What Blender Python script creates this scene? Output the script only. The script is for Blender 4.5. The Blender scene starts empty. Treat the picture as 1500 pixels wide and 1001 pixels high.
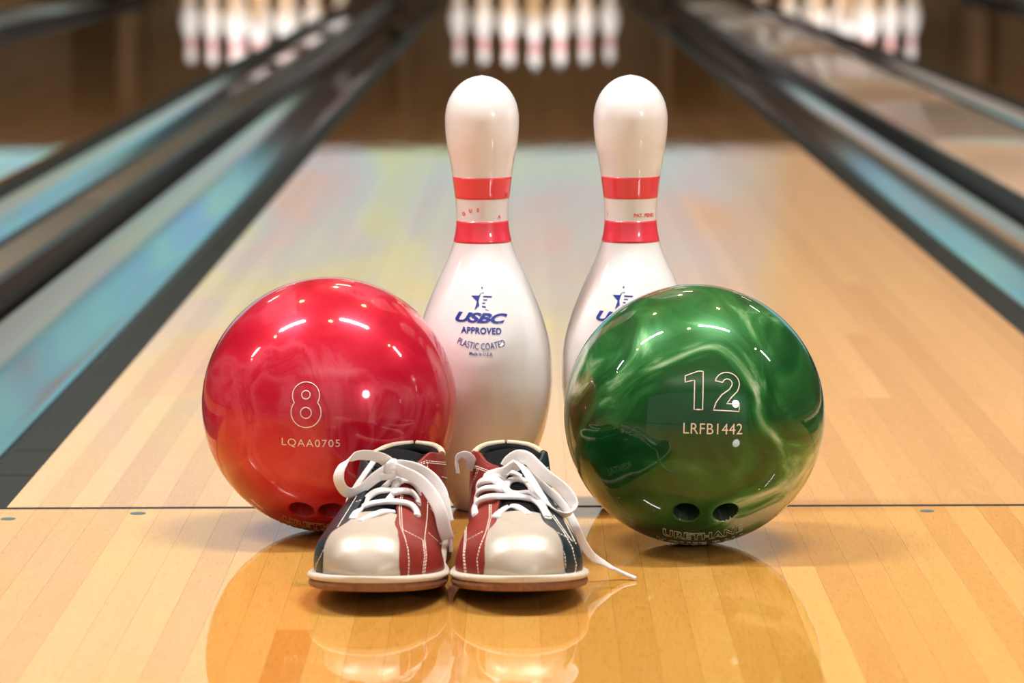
import bpy, bmesh, math, random
from mathutils import Vector, Matrix, noise
from mathutils.bvhtree import BVHTree

C = bpy.context.scene.collection
R = math.radians
random.seed(7)

# ------------------------------------------------------------------ camera
F_PX, W_PX, H_PX = 5360.0, 1500.0, 1001.0
CAM_LOC = Vector((-0.080, -3.130, 0.5084))
PITCH, YAW, ROLL = R(6.656), 15.0 / 5360.0, 0.0038
fwd = Vector((-math.sin(YAW) * math.cos(PITCH), math.cos(YAW) * math.cos(PITCH), -math.sin(PITCH)))
rt0 = fwd.cross(Vector((0, 0, 1))).normalized()
up0 = rt0.cross(fwd)
rt = (rt0 * math.cos(ROLL) - up0 * math.sin(ROLL)).normalized()
up = rt.cross(fwd)
cam_d = bpy.data.cameras.new('camera')
cam = bpy.data.objects.new('camera', cam_d)
C.objects.link(cam)
cam.matrix_world = Matrix(((rt.x, up.x, -fwd.x, CAM_LOC.x), (rt.y, up.y, -fwd.y, CAM_LOC.y),
                           (rt.z, up.z, -fwd.z, CAM_LOC.z), (0, 0, 0, 1)))
cam_d.sensor_width = 36.0
cam_d.lens = F_PX / W_PX * 36.0
cam_d.clip_start, cam_d.clip_end = 0.05, 100
cam_d.dof.use_dof = True
cam_d.dof.focus_distance = 2.93
cam_d.dof.aperture_fstop = 8.8
bpy.context.scene.camera = cam


def ray(px, py):
    return (fwd + rt * ((px - W_PX / 2) / F_PX) - up * ((py - H_PX / 2) / F_PX)).normalized()


def at_y(px, py, Y):
    """point of the sight line through a pixel at the world depth Y"""
    d = ray(px, py)
    return CAM_LOC + d * ((Y - CAM_LOC.y) / d.y)


def on_floor(px, py, z=0.0):
    d = ray(px, py)
    return CAM_LOC + d * ((z - CAM_LOC.z) / d.z)


# ------------------------------------------------------------------ view, world, lights
sc = bpy.context.scene
sc.view_settings.view_transform = 'Standard'
sc.view_settings.look = 'None'
sc.view_settings.gamma = 1.0
sc.view_settings.use_curve_mapping = False
sc.view_settings.exposure = 0.0
wd = bpy.data.worlds.new('world')
sc.world = wd
wd.use_nodes = True
wd.node_tree.nodes['Background'].inputs[0].default_value = (1.0, 0.96, 0.92, 1)
wd.node_tree.nodes['Background'].inputs[1].default_value = 0.5


def area(name, loc, target, sx, sy, power, col=(1, 1, 1), shape='RECTANGLE', spread=180):
    d = bpy.data.lights.new(name, 'AREA')
    d.shape = shape
    d.size, d.size_y = sx, sy
    d.energy, d.color = power, col
    d.spread = R(spread)
    o = bpy.data.objects.new(name, d)
    C.objects.link(o)
    o.location = loc
    v = (Vector(target) - Vector(loc))
    if abs(v.x) < 1e-6 and abs(v.y) < 1e-6:
        o.rotation_euler = (0, 0, 0)
    else:
        o.rotation_euler = v.to_track_quat('-Z', 'Y').to_euler()
    return o


CEIL = 4.1
LAMP_Z = 3.3   # lamps hang a little below the ceiling
for lx in (-4.7, -1.75, 0.80, 3.95):
    area('tube_lamp', (lx, -0.12, LAMP_Z), (lx, -0.12, 0), 1.2, 0.09, 118 if abs(lx) < 2 else 40, (0.98, 0.98, 1.0))
    area('warm_downlight', (lx - 0.95, -0.30, LAMP_Z), (lx - 0.95, -0.30, 0), 0.12, 0.12, 7, (1, 0.66, 0.30), 'DISK')
for lx, ly in ((-1.2, 1.6), (0.9, 1.5), (-0.2, 3.6)):
    area('warm_downlight', (lx, ly, LAMP_Z), (lx, ly, 0), 0.12, 0.12, 10, (1, 0.66, 0.30), 'DISK')
# round lamp of the room behind the camera, to the right
area('round_lamp', (3.1, -4.6, 1.55), (0.0, 0.0, 0.15), 0.62, 0.62, 48, (1.0, 0.98, 0.96), 'DISK')
# added fill light, unseen behind the camera, bounced softly off the ceiling
up_l = area('fill_uplight', (0.3, -5.4, 3.2), (0.3, -5.4, 9), 6.0, 0.5, 80, (0.97, 0.98, 1.0))
up_l.rotation_euler = (math.pi, 0, 0)
# strip lamps that light the lanes between foul line and pins
for ly in (5.0, 9.5, 14.0):
    for lx in (-2.6, 0.0, 2.6):
        area('lane_lamp', (lx, ly, LAMP_Z + 0.15), (lx, ly, 0), 0.5, 0.1, 4 if ly > 6 else 8, (1, 0.86, 0.68))
# the pin deck lamps behind the mask
for lx in (-1.624, 0.0, 1.824, -3.448, 3.448):
    area('pin_deck_lamp', (lx, 17.95, 0.80), (lx, 18.75, 0.10), 0.95, 0.10, 21, (1, 0.99, 0.95), spread=120)


# ------------------------------------------------------------------ materials
def new_mat(name):
    m = bpy.data.materials.new(name)
    m.use_nodes = True
    nt = m.node_tree
    b = nt.nodes['Principled BSDF']
    return m, nt, b


def P(name, col, rough=0.5, metal=0.0, coat=0.0, coat_rough=0.03, spec=0.5, noise_amt=0.0, noise_scale=40.0,
      bump=0.0, bump_scale=200.0, sheen=0.0):
    m, nt, b = new_mat(name)
    b.inputs['Base Color'].default_value = (*col, 1)
    b.inputs['Roughness'].default_value = rough
    b.inputs['Metallic'].default_value = metal
    b.inputs['Coat Weight'].default_value = coat
    b.inputs['Coat Roughness'].default_value = coat_rough
    b.inputs['Specular IOR Level'].default_value = spec
    b.inputs['Sheen Weight'].default_value = sheen
    tc = nt.nodes.new('ShaderNodeTexCoord')
    if noise_amt:
        n = nt.nodes.new('ShaderNodeTexNoise')
        n.inputs['Scale'].default_value = noise_scale
        n.inputs['Detail'].default_value = 5
        nt.links.new(tc.outputs['Object'], n.inputs['Vector'])
        mx = nt.nodes.new('ShaderNodeMix')
        mx.data_type = 'RGBA'
        mx.inputs[6].default_value = (*[c * (1 - noise_amt) for c in col], 1)
        mx.inputs[7].default_value = (*[min(1, c * (1 + noise_amt)) for c in col], 1)
        nt.links.new(n.outputs['Fac'], mx.inputs[0])
        nt.links.new(mx.outputs[2], b.inputs['Base Color'])
    if bump:
        n2 = nt.nodes.new('ShaderNodeTexNoise')
        n2.inputs['Scale'].default_value = bump_scale
        n2.inputs['Detail'].default_value = 3
        nt.links.new(tc.outputs['Object'], n2.inputs['Vector'])
        bp = nt.nodes.new('ShaderNodeBump')
        bp.inputs['Strength'].default_value = bump
        bp.inputs['Distance'].default_value = 0.001
        nt.links.new(n2.outputs['Fac'], bp.inputs['Height'])
        nt.links.new(bp.outputs['Normal'], b.inputs['Normal'])
    return m


def ramp(nt, stops, interp='LINEAR'):
    r = nt.nodes.new('ShaderNodeValToRGB')
    r.color_ramp.interpolation = interp
    e = r.color_ramp.elements
    while len(e) < len(stops):
        e.new(0.5)
    for k, (p, c) in enumerate(stops):
        e[k].position = p
        e[k].color = (*c, 1)
    return r


def math_node(nt, op, a, b=None):
    n = nt.nodes.new('ShaderNodeMath')
    n.operation = op
    for k, v in enumerate((a, b)):
        if v is None:
            continue
        if isinstance(v, (int, float)):
            n.inputs[k].default_value = v
        else:
            nt.links.new(v, n.inputs[k])
    return n.outputs[0]


def wood(name, dark, light, coat_rough=0.03):
    """maple board: a tint of its own for each board, grain along Y, a hard glossy finish"""
    m, nt, b = new_mat(name)
    L = nt.links.new
    oi = nt.nodes.new('ShaderNodeObjectInfo')
    geo = nt.nodes.new('ShaderNodeNewGeometry')
    add = nt.nodes.new('ShaderNodeVectorMath')
    add.operation = 'MULTIPLY_ADD'
    comb = nt.nodes.new('ShaderNodeCombineXYZ')
    L(oi.outputs['Random'], comb.inputs[0])
    L(oi.outputs['Random'], comb.inputs[1])
    L(comb.outputs[0], add.inputs[0])
    add.inputs[1].default_value = (37, 91, 0)
    L(geo.outputs['Position'], add.inputs[2])
    mp = nt.nodes.new('ShaderNodeMapping')
    mp.inputs['Scale'].default_value = (60, 3.0, 60)
    L(add.outputs[0], mp.inputs['Vector'])
    n1 = nt.nodes.new('ShaderNodeTexNoise')
    n1.inputs['Scale'].default_value = 1.0
    n1.inputs['Detail'].default_value = 6
    n1.inputs['Distortion'].default_value = 0.6
    L(mp.outputs[0], n1.inputs['Vector'])
    # flame figure: rings cut by the plane
    mp2 = nt.nodes.new('ShaderNodeMapping')
    mp2.inputs['Scale'].default_value = (22, 1.6, 22)
    L(add.outputs[0], mp2.inputs['Vector'])
    n2 = nt.nodes.new('ShaderNodeTexNoise')
    n2.inputs['Scale'].default_value = 1.0
    n2.inputs['Detail'].default_value = 2
    L(mp2.outputs[0], n2.inputs['Vector'])
    rings = math_node(nt, 'FRACT', math_node(nt, 'MULTIPLY', n2.outputs['Fac'], 16.0))
    rr = math_node(nt, 'MULTIPLY', rings, 0.10)
    f = math_node(nt, 'ADD', math_node(nt, 'MULTIPLY', n1.outputs['Fac'], 0.30), rr)
    f = math_node(nt, 'ADD', f, math_node(nt, 'MULTIPLY', oi.outputs['Random'], 0.55))
    cr = ramp(nt, [(0.15, dark), (0.95, light)])
    L(f, cr.inputs[0])
    # pores: short thin dark dashes
    mp3 = nt.nodes.new('ShaderNodeMapping')
    mp3.inputs['Scale'].default_value = (900, 45, 900)
    L(add.outputs[0], mp3.inputs['Vector'])
    n3 = nt.nodes.new('ShaderNodeTexNoise')
    n3.inputs['Scale'].default_value = 1.0
    L(mp3.outputs[0], n3.inputs['Vector'])
    pr = ramp(nt, [(0.30, (0.80, 0.80, 0.80)), (0.45, (1, 1, 1))])
    L(n3.outputs['Fac'], pr.inputs[0])
    mx = nt.nodes.new('ShaderNodeMix')
    mx.data_type = 'RGBA'
    mx.blend_type = 'MULTIPLY'
    mx.inputs[0].default_value = 1
    L(cr.outputs[0], mx.inputs[6])
    L(pr.outputs[0], mx.inputs[7])
    L(mx.outputs[2], b.inputs['Base Color'])
    b.inputs['Roughness'].default_value = 0.6
    b.inputs['Specular IOR Level'].default_value = 0.0
    b.inputs['Coat Weight'].default_value = 1.0
    b.inputs['Coat Roughness'].default_value = coat_rough
    b.inputs['Coat IOR'].default_value = 1.5
    # faint waves of the finish
    n4 = nt.nodes.new('ShaderNodeTexNoise')
    n4.inputs['Scale'].default_value = 9
    L(geo.outputs['Position'], n4.inputs['Vector'])
    bp = nt.nodes.new('ShaderNodeBump')
    bp.inputs['Strength'].default_value = 0.10
    bp.inputs['Distance'].default_value = 0.002
    L(n4.outputs['Fac'], bp.inputs['Height'])
    L(bp.outputs['Normal'], b.inputs['Coat Normal'])
    return m


M = {}
M['lane_wood'] = wood('lane maple', (0.50, 0.26, 0.085), (0.70, 0.42, 0.165), 0.018)
M['approach_wood'] = wood('approach maple', (0.50, 0.235, 0.042), (0.68, 0.385, 0.10), 0.03)
M['foul'] = P('foul line inlay', (0.015, 0.02, 0.03), 0.6, spec=0.1)
M['dot'] = P('inlaid dot', (0.04, 0.12, 0.13), 0.5, coat=0.2)
M['gutter'] = P('gutter plastic', (0.030, 0.036, 0.036), 0.5, spec=0.0, coat=1.0, coat_rough=0.07)
M['gutter_lip'] = P('gutter lip', (0.030, 0.034, 0.032), 0.6, spec=0.06)
M['cap'] = P('division cap', (0.15, 0.135, 0.105), 0.6, spec=0.25)
M['wide_cap'] = P('ball return cap', (0.72, 0.54, 0.40), 0.42, coat=0.6, coat_rough=0.10, bump=0.5, bump_scale=7)
M['dark_rail'] = P('dark rail', (0.018, 0.013, 0.011), 0.6, spec=0.05, coat=0.22, coat_rough=0.12, bump=0.6, bump_scale=9)
M['black'] = P('black paint', (0.012, 0.011, 0.011), 0.6)
M['pit'] = P('pit panel', (0.060, 0.025, 0.003), 0.8, noise_amt=0.8, noise_scale=2)
M['valance'] = P('mauve valance', (0.16, 0.075, 0.06), 0.5, noise_amt=0.25, noise_scale=1.3)
M['ceiling'] = P('ceiling paint', (0.72, 0.68, 0.62), 0.8, noise_amt=0.06, noise_scale=3)
M['wall'] = P('wall paint', (0.42, 0.36, 0.30), 0.8, noise_amt=0.06, noise_scale=2)
M['floor_far'] = P('concourse carpet', (0.20, 0.13, 0.08), 0.8, noise_amt=0.4, noise_scale=8)
M['pin_white'] = P('pin plastic coating', (0.88, 0.865, 0.87), 0.32, coat=1.0, coat_rough=0.02)
M['pin_red'] = P('pin stripe red', (0.92, 0.045, 0.085), 0.35, coat=1.0, coat_rough=0.02)
M['pin_base'] = P('pin nylon base', (0.10, 0.055, 0.03), 0.5)
M['blue_ink'] = P('blue print', (0.006, 0.03, 0.30), 0.4, coat=0.6)
M['red_ink'] = P('red print', (0.86, 0.12, 0.10), 0.4)


def mural():
    """printed and back-lit picture on the masking unit over the pins"""
    m, nt, b = new_mat('back-lit mural')
    L = nt.links.new
    geo = nt.nodes.new('ShaderNodeNewGeometry')
    mp = nt.nodes.new('ShaderNodeMapping')
    mp.inputs['Scale'].default_value = (0.75, 1, 1.5)
    L(geo.outputs['Position'], mp.inputs['Vector'])
    n1 = nt.nodes.new('ShaderNodeTexNoise')
    n1.inputs['Scale'].default_value = 1.0
    n1.inputs['Detail'].default_value = 2.5
    n1.inputs['Distortion'].default_value = 1.2
    L(mp.outputs[0], n1.inputs['Vector'])
    sx = nt.nodes.new('ShaderNodeSeparateXYZ')
    L(geo.outputs['Position'], sx.inputs[0])
    cA = ramp(nt, [(0.22, (0.74, 0.46, 0.28)), (0.36, (0.54, 0.53, 0.57)), (0.47, (0.44, 0.62, 0.64)),
                   (0.56, (0.54, 0.70, 0.46)), (0.66, (0.64, 0.56, 0.43)), (0.78, (0.52, 0.45, 0.58))])
    cB = ramp(nt, [(0.30, (0.42, 0.28, 0.30)), (0.38, (0.26, 0.66, 0.60)), (0.45, (0.22, 0.48, 0.80)), (0.51, (0.32, 0.80, 0.66)),
                   (0.57, (0.24, 0.50, 0.86)), (0.63, (0.40, 0.80, 0.52)), (0.70, (0.50, 0.36, 0.42)), (0.78, (0.28, 0.70, 0.70))])
    L(n1.outputs['Fac'], cA.inputs[0])
    L(n1.outputs['Fac'], cB.inputs[0])
    ax = math_node(nt, 'ABSOLUTE', math_node(nt, 'ADD', sx.outputs[0], 0.1))  # colour zones shaped along the mirrored lane edges, for their reflections
    rgt = math_node(nt, 'GREATER_THAN', sx.outputs[0], 0.0)
    rise = math_node(nt, 'MULTIPLY', math_node(nt, 'SUBTRACT', sx.outputs[2], 0.78), math_node(nt, 'ADD', math_node(nt, 'MULTIPLY', rgt, 0.25), 0.92))
    ax = math_node(nt, 'SUBTRACT', math_node(nt, 'SUBTRACT', ax, rise), math_node(nt, 'MULTIPLY', rgt, 0.42))
    sw = nt.nodes.new('ShaderNodeMapRange')
    sw.inputs[1].default_value, sw.inputs[2].default_value = 1.15, 1.4
    L(ax, sw.inputs[0])
    mx = nt.nodes.new('ShaderNodeMix')
    mx.data_type = 'RGBA'
    L(sw.outputs[0], mx.inputs[0])
    L(cA.outputs[0], mx.inputs[6])
    L(cB.outputs[0], mx.inputs[7])
    b.inputs['Base Color'].default_value = (0.1, 0.1, 0.1, 1)
    b.inputs['Roughness'].default_value = 0.6
    # upper tone made up to tint the haze mirrored in lane and approach
    n5 = nt.nodes.new('ShaderNodeTexNoise')
    n5.inputs['Scale'].default_value = 0.8
    L(geo.outputs['Position'], n5.inputs['Vector'])
    zz = math_node(nt, 'ADD', sx.outputs[2], math_node(nt, 'MULTIPLY', n5.outputs['Fac'], 1.4))
    sz = nt.nodes.new('ShaderNodeMapRange')
    sz.inputs[1].default_value, sz.inputs[2].default_value = 2.4, 3.3
    sz.inputs[4].default_value = 0.6
    L(zz, sz.inputs[0])
    inner = math_node(nt, 'SUBTRACT', 1.0, sw.outputs[0])
    mz = nt.nodes.new('ShaderNodeMix')
    mz.data_type = 'RGBA'
    L(math_node(nt, 'MULTIPLY', sz.outputs[0], inner), mz.inputs[0])
    L(mx.outputs[2], mz.inputs[6])
    mz.inputs[7].default_value = (0.64, 0.59, 0.56, 1)
    # made-up orange zone, so the right side of the lane mirrors orange
    so = nt.nodes.new('ShaderNodeMapRange')
    so.inputs[1].default_value, so.inputs[2].default_value = 0.95, 1.5
    L(sx.outputs[0], so.inputs[0])
    ms = nt.nodes.new('ShaderNodeMix')
    ms.data_type = 'RGBA'
    L(math_node(nt, 'MULTIPLY', so.outputs[0], inner), ms.inputs[0])
    L(mz.outputs[2], ms.inputs[6])
    ms.inputs[7].default_value = (0.56, 0.34, 0.19, 1)
    L(ms.outputs[2], b.inputs['Emission Color'])
    b.inputs['Emission Strength'].default_value = 1.12
    return m


M['mural'] = mural()


def marble(name, stops, scale, seed, metal, rough, coat_rough, warp=1.6):
    """urethane with swirls of pearl under a polished surface"""
    m, nt, b = new_mat(name)
    L = nt.links.new
    tc = nt.nodes.new('ShaderNodeTexCoord')
    mp = nt.nodes.new('ShaderNodeMapping')
    mp.inputs['Location'].default_value = seed
    mp.inputs['Scale'].default_value = (scale, scale, scale * 0.75)
    L(tc.outputs['Object'], mp.inputs['Vector'])
    n0 = nt.nodes.new('ShaderNodeTexNoise')
    n0.inputs['Scale'].default_value = 0.9
    n0.inputs['Detail'].default_value = 2
    L(mp.outputs[0], n0.inputs['Vector'])
    wv = nt.nodes.new('ShaderNodeVectorMath')
    wv.operation = 'MULTIPLY_ADD'
    L(n0.outputs['Color'], wv.inputs[0])
    wv.inputs[1].default_value = (warp, warp, warp)
    L(mp.outputs[0], wv.inputs[2])
    n1 = nt.nodes.new('ShaderNodeTexNoise')
    n1.inputs['Scale'].default_value = 1.3
    n1.inputs['Detail'].default_value = 7
    n1.inputs['Roughness'].default_value = 0.55
    n1.inputs['Distortion'].default_value = 1.4
    L(wv.outputs[0], n1.inputs['Vector'])
    cr = ramp(nt, stops)
    L(n1.outputs['Fac'], cr.inputs[0])
    L(cr.outputs[0], b.inputs['Base Color'])
    b.inputs['Metallic'].default_value = metal
    b.inputs['Roughness'].default_value = rough
    b.inputs['Specular IOR Level'].default_value = 0.1
    b.inputs['Coat Weight'].default_value = 1.0
    b.inputs['Coat Roughness'].default_value = coat_rough
    return m


M['ball_red'] = marble('red pearl urethane', [(0.28, (0.34, 0.001, 0.018)), (0.46, (0.50, 0.002, 0.024)),
                       (0.54, (0.57, 0.010, 0.040)), (0.60, (0.62, 0.045, 0.085)), (0.65, (0.54, 0.007, 0.035)), (0.80, (0.70, 0.10, 0.14))],
                       9, (3.1, 7.7, 1.2), 0.20, 0.33, 0.065)
M['ball_green'] = marble('green marbled urethane', [(0.30, (0.002, 0.035, 0.008)), (0.46, (0.005, 0.085, 0.016)),
                         (0.54, (0.022, 0.16, 0.035)), (0.59, (0.14, 0.32, 0.13)), (0.66, (0.54, 0.62, 0.46))],
                         7, (2.5, 9.6, 7.1), 0.15, 0.32, 0.015)
M['hole_shade_red'] = P('shaded drilled red urethane', (0.34, 0.004, 0.010), 0.5)  # darker colours carry the shade deep inside the finger holes
M['hole_shade_green'] = P('shaded drilled green urethane', (0.003, 0.022, 0.006), 0.6)
M['engrave_cream'] = P('cream engraving paint', (0.85, 0.74, 0.62), 0.5)
M['engrave_gold'] = P('gold engraving paint', (0.75, 0.42, 0.10), 0.5)
M['engrave_tan'] = P('tan engraving paint', (0.62, 0.55, 0.40), 0.5)


# ------------------------------------------------------------------ mesh helpers
def link_mesh(name, verts, faces, mat, parent=None, smooth=True):
    me = bpy.data.meshes.new(name)
    me.from_pydata([tuple(v) for v in verts], [], faces)
    me.update()
    if smooth:
        me.polygons.foreach_set('use_smooth', [True] * len(me.polygons))
    if mat:
        me.materials.append(mat)
    o = bpy.data.objects.new(name, me)
    C.objects.link(o)
    if parent:
        o.parent = parent
    return o


def tag(o, label=None, cat=None, group=None, kind=None):
    for k, v in (('label', label), ('category', cat), ('group', group), ('kind', kind)):
        if v:
            o[k] = v
    return o


def empty(name, loc, label=None, cat=None, group=None, kind=None, rz=0.0):
    o = bpy.data.objects.new(name, None)
    C.objects.link(o)
    o.location = loc
    o.rotation_euler = (0, 0, rz)
    return tag(o, label, cat, group, kind)


def box_data(x0, x1, y0, y1, z0, z1, V=None, Fc=None):
    V = [] if V is None else V
    Fc = [] if Fc is None else Fc
    n = len(V)
    V += [(x0, y0, z0), (x1, y0, z0), (x1, y1, z0), (x0, y1, z0), (x0, y0, z1), (x1, y0, z1), (x1, y1, z1), (x0, y1, z1)]
    Fc += [tuple(n + i for i in f) for f in ((0, 3, 2, 1), (4, 5, 6, 7), (0, 1, 5, 4), (1, 2, 6, 5), (2, 3, 7, 6), (3, 0, 4, 7))]
    return V, Fc


def box(name, b6, mat, parent=None, bevel=0.0):
    V, Fc = box_data(*b6)
    o = link_mesh(name, V, Fc, mat, parent, smooth=False)
    if bevel:
        md = o.modifiers.new('bevel', 'BEVEL')
        md.width, md.segments = bevel, 2
    return o


def lathe(prof, seg=64):
    """prof: list of (r, z) bottom to top; closed at r=0 ends"""
    V, Fc = [], []
    rings = []
    for r, z in prof:
        if r < 1e-6:
            rings.append([len(V)])
            V.append((0, 0, z))
        else:
            rings.append(list(range(len(V), len(V) + seg)))
            V += [(r * math.cos(2 * math.pi * k / seg), r * math.sin(2 * math.pi * k / seg), z) for k in range(seg)]
    for a, b in zip(rings, rings[1:]):
        for k in range(seg):
            k2 = (k + 1) % seg
            if len(a) == 1 and len(b) == 1:
                continue
            if len(a) == 1:
                Fc.append((a[0], b[k2], b[k]))
            elif len(b) == 1:
                Fc.append((a[k], a[k2], b[0]))
            else:
                Fc.append((a[k], a[k2], b[k2], b[k]))
    return V, Fc


def interp(table, x):
    """monotone-ish cubic (Catmull-Rom) through (x, y) pairs"""
    n = len(table)
    if x <= table[0][0]:
        return table[0][1]
    if x >= table[-1][0]:
        return table[-1][1]
    for i in range(n - 1):
        x0, y0 = table[i]
        x1, y1 = table[i + 1]
        if x0 <= x <= x1:
            h = x1 - x0
            d = (y1 - y0) / h
            dm = (y0 - table[i - 1][1]) / (x0 - table[i - 1][0]) if i > 0 else d
            dp = (table[i + 2][1] - y1) / (table[i + 2][0] - x1) if i < n - 2 else d
            m0 = 0 if dm * d <= 0 else 2 * dm * d / (dm + d)
            m1 = 0 if dp * d <= 0 else 2 * dp * d / (dp + d)
            t = (x - x0) / h
            return ((2 * t ** 3 - 3 * t * t + 1) * y0 + (t ** 3 - 2 * t * t + t) * h * m0
                    + (-2 * t ** 3 + 3 * t * t) * y1 + (t ** 3 - t * t) * h * m1)
    return table[-1][1]


# ------------------------------------------------------------------ the hall
LANE_W, GUT_W = 1.054, 0.235
LANE_Y1 = 19.1
X_L, X_R = -7.6, 7.6


def struct(name, b6, mat):
    return tag(box(name, b6, mat), kind='structure')


tag(struct('ceiling', (X_L, X_R, -8.0, 20.2, CEIL, CEIL + 0.1), M['ceiling']))
struct('wall_left', (X_L - 0.1, X_L, -8.0, 20.2, -0.2, CEIL), M['wall'])
struct('wall_right', (X_R, X_R + 0.1, -8.0, 20.2, -0.2, CEIL), M['wall'])
struct('wall_far', (X_L, X_R, 20.2, 20.3, -0.2, CEIL), M['black'])
struct('trim_1', (X_L, X_R, 0.0085, 20.2, -0.16, -0.12), M['black'])['label'] = 'dark slab under the lanes'

# approach floor: maple boards laid edge to edge, a few of them butted end to end
BOARD = 0.02700
floor = box('floor', (X_L, X_R, -8.0, -0.0015, -0.12, -0.0205), M['black'])
tag(floor, 'glossy maple approach floor in front of the foul line', kind='structure')


def board_mesh(name, w, l, h=0.02, e=0.00005):
    x0, x1 = e, w - e
    V = [(x0, 0, -h), (x1, 0, -h), (x1, l, -h), (x0, l, -h),
         (x0, 0, -e), (x1, 0, -e), (x1, l, -e), (x0, l, -e),
         (x0 + e, e, 0), (x1 - e, e, 0), (x1 - e, l - e, 0), (x0 + e, l - e, 0)]
    Fc = [(0, 3, 2, 1), (0, 1, 5, 4), (1, 2, 6, 5), (2, 3, 7, 6), (3, 0, 4, 7),
          (4, 5, 9, 8), (5, 6, 10, 9), (6, 7, 11, 10), (7, 4, 8, 11), (8, 9, 10, 11)]
    me = bpy.data.meshes.new(name)
    me.from_pydata(V, [], Fc)
    return me


def put_board(me, x, y, parent):
    o = bpy.data.objects.new('board', me)
    C.objects.link(o)
    o.location = (x, y, 0)
    o.parent = parent
    return o


mesh_cache = {}


def get_board(w, l, mat):
    key = (round(w, 4), round(l, 3), mat.name)
    if key not in mesh_cache:
        me = board_mesh('board', w, l)
        me.materials.append(mat)
        mesh_cache[key] = me
    return mesh_cache[key]


rnd = random.Random(11)
N_SIDE = 24
for k in range(-N_SIDE, N_SIDE + 1):
    x = (k - 0.5) * BOARD
    cuts = [-2.4, -0.011]
    c = rnd.choice((None, 0.30, 0.55, 0.85, 1.1, None))
    if c:
        cuts.insert(1, -round(c, 2))
    for y0, y1 in zip(cuts, cuts[1:]):
        put_board(get_board(BOARD, y1 - y0, M['approach_wood']), x, y0, floor)
# the rest of the approach, to the sides and behind the camera
V, Fc = [], []
xe = (N_SIDE + 0.5) * BOARD
k = 0
x = -xe
while x > X_L + BOARD:
    box_data(x - BOARD + 0.00005, x - 0.00005, -4.6, -0.011, -0.02, 0, V, Fc)
    box_data(-x + 0.00005, -x + BOARD - 0.00005, -4.6, -0.011, -0.02, 0, V, Fc)
    x -= BOARD
x = -xe
while x < xe - 0.001:
    box_data(x + 0.00005, x + BOARD - 0.00005, -4.6, -2.4, -0.02, 0, V, Fc)
    x += BOARD
tag(link_mesh('side_boards', V, Fc, M['approach_wood'], floor, False), kind='stuff')
box('carpet', (X_L, X_R, -8.0, -4.6, -0.02, 0.0), M['floor_far'], floor)
fl = box('foul_line', (X_L, X_R, -0.011, -0.0015, -0.02, -0.0001), M['foul'], floor)
fl['label'] = 'thin dark foul line inlaid across the floor'


def disc(name, x, y, r, mat, parent, z=0.0003):
    V, Fc = lathe([(0, -0.001), (r, -0.001), (r, z), (0, z)], 24)
    o = link_mesh(name, V, Fc, mat, parent, False)
    o.location = (x, y, 0)
    return o


for px, py, r in ((202, 752.5, 0.0068), (1358, 749, 0.0060), (12, 760.5, 0.0064)):
    p = on_floor(px, py)
    disc('approach_dot', p.x, p.y, r, M['dot'], floor)

# lanes
LANES = [(0.0, 'bowling lane in the middle, straight behind the two white pins'),
         (-1.624, 'neighbouring bowling lane left of the left gutters'),
         (1.824, 'neighbouring bowling lane right of the wide beige capping'),
         (-3.448, 'farthest bowling lane at the top left corner'),
         (3.448, 'farthest bowling lane past the right neighbour lane')]
for li, (cx, lab) in enumerate(LANES):
    lane = empty('bowling_lane', (cx, 0, 0), lab, 'lane', 'bowling lanes')
    n = 39
    bw = LANE_W / n
    for k in range(n):
        x = -LANE_W / 2 + k * bw
        if li == 0:
            cuts = [0.0]
            y = rnd.choice((0.7, 1.3, 1.9, 2.6))
            while y < 14:
                cuts.append(round(y, 1))
                y += rnd.choice((2.4, 3.2, 4.0))
            cuts.append(LANE_Y1)
        else:
            cuts = [0.0, LANE_Y1]
        for y0, y1 in zip(cuts, cuts[1:]):
            put_board(get_board(bw, round(y1 - y0, 3), M['lane_wood']), x, y0, lane)
    if li == 0:
        # the dark rail between lane edge and gutter is made of short pieces
        pass


def sweep_profile(name, prof, y0, y1, mat, parent, x=0.0, mirror=1, seg=1, smooth=True):
    """prof: (x, z) across; extruded along Y, closed below by its own thickness"""
    V, Fc = [], []
    n = len(prof)
    ys = [y0, y0 + 0.002, y1 - 0.002, y1]
    seg = 3
    for y in ys:
        V += [(x + mirror * px, y, pz) for px, pz in prof]
    for s in range(seg):
        for i in range(n - 1):
            a = s * n + i
            q = (a, a + 1, a + n + 1, a + n)
            Fc.append(q if mirror > 0 else q[::-1])
    o = link_mesh(name, V, Fc, mat, parent, smooth)
    md = o.modifiers.new('thick', 'SOLIDIFY')
    md.thickness, md.offset = 0.004, -1
    return o


def gutter(x_edge, side, lab, grp='gutters beside the lanes'):
    """x_edge: lane edge; side -1 goes left, +1 goes right"""
    g = empty('gutter', (x_edge, 0, 0), lab, 'gutter', grp)
    prof = []
    x0, x1, dep = 0.048, 0.229, 0.020
    for k in range(41):
        t = k / 40
        u = 2 * t - 1
        prof.append((x0 + (x1 - x0) * t, -0.012 - dep * (1 - abs(u) ** 5)))
    sweep_profile('channel', prof, 0.012, LANE_Y1, M['gutter'], g, 0, side, 1)
    y = 0.012
    for L_ in (0.24, 0.16, 2.2, 3.1, 3.1, 3.1, 3.1, 4.1):
        a, b = (0.002, 0.050) if side > 0 else (-0.050, -0.002)
        box('rail', (a, b, y, y + L_ - 0.006, -0.045, -0.010), M['gutter_lip'], g, 0.003)
        y += L_
    return g


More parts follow.
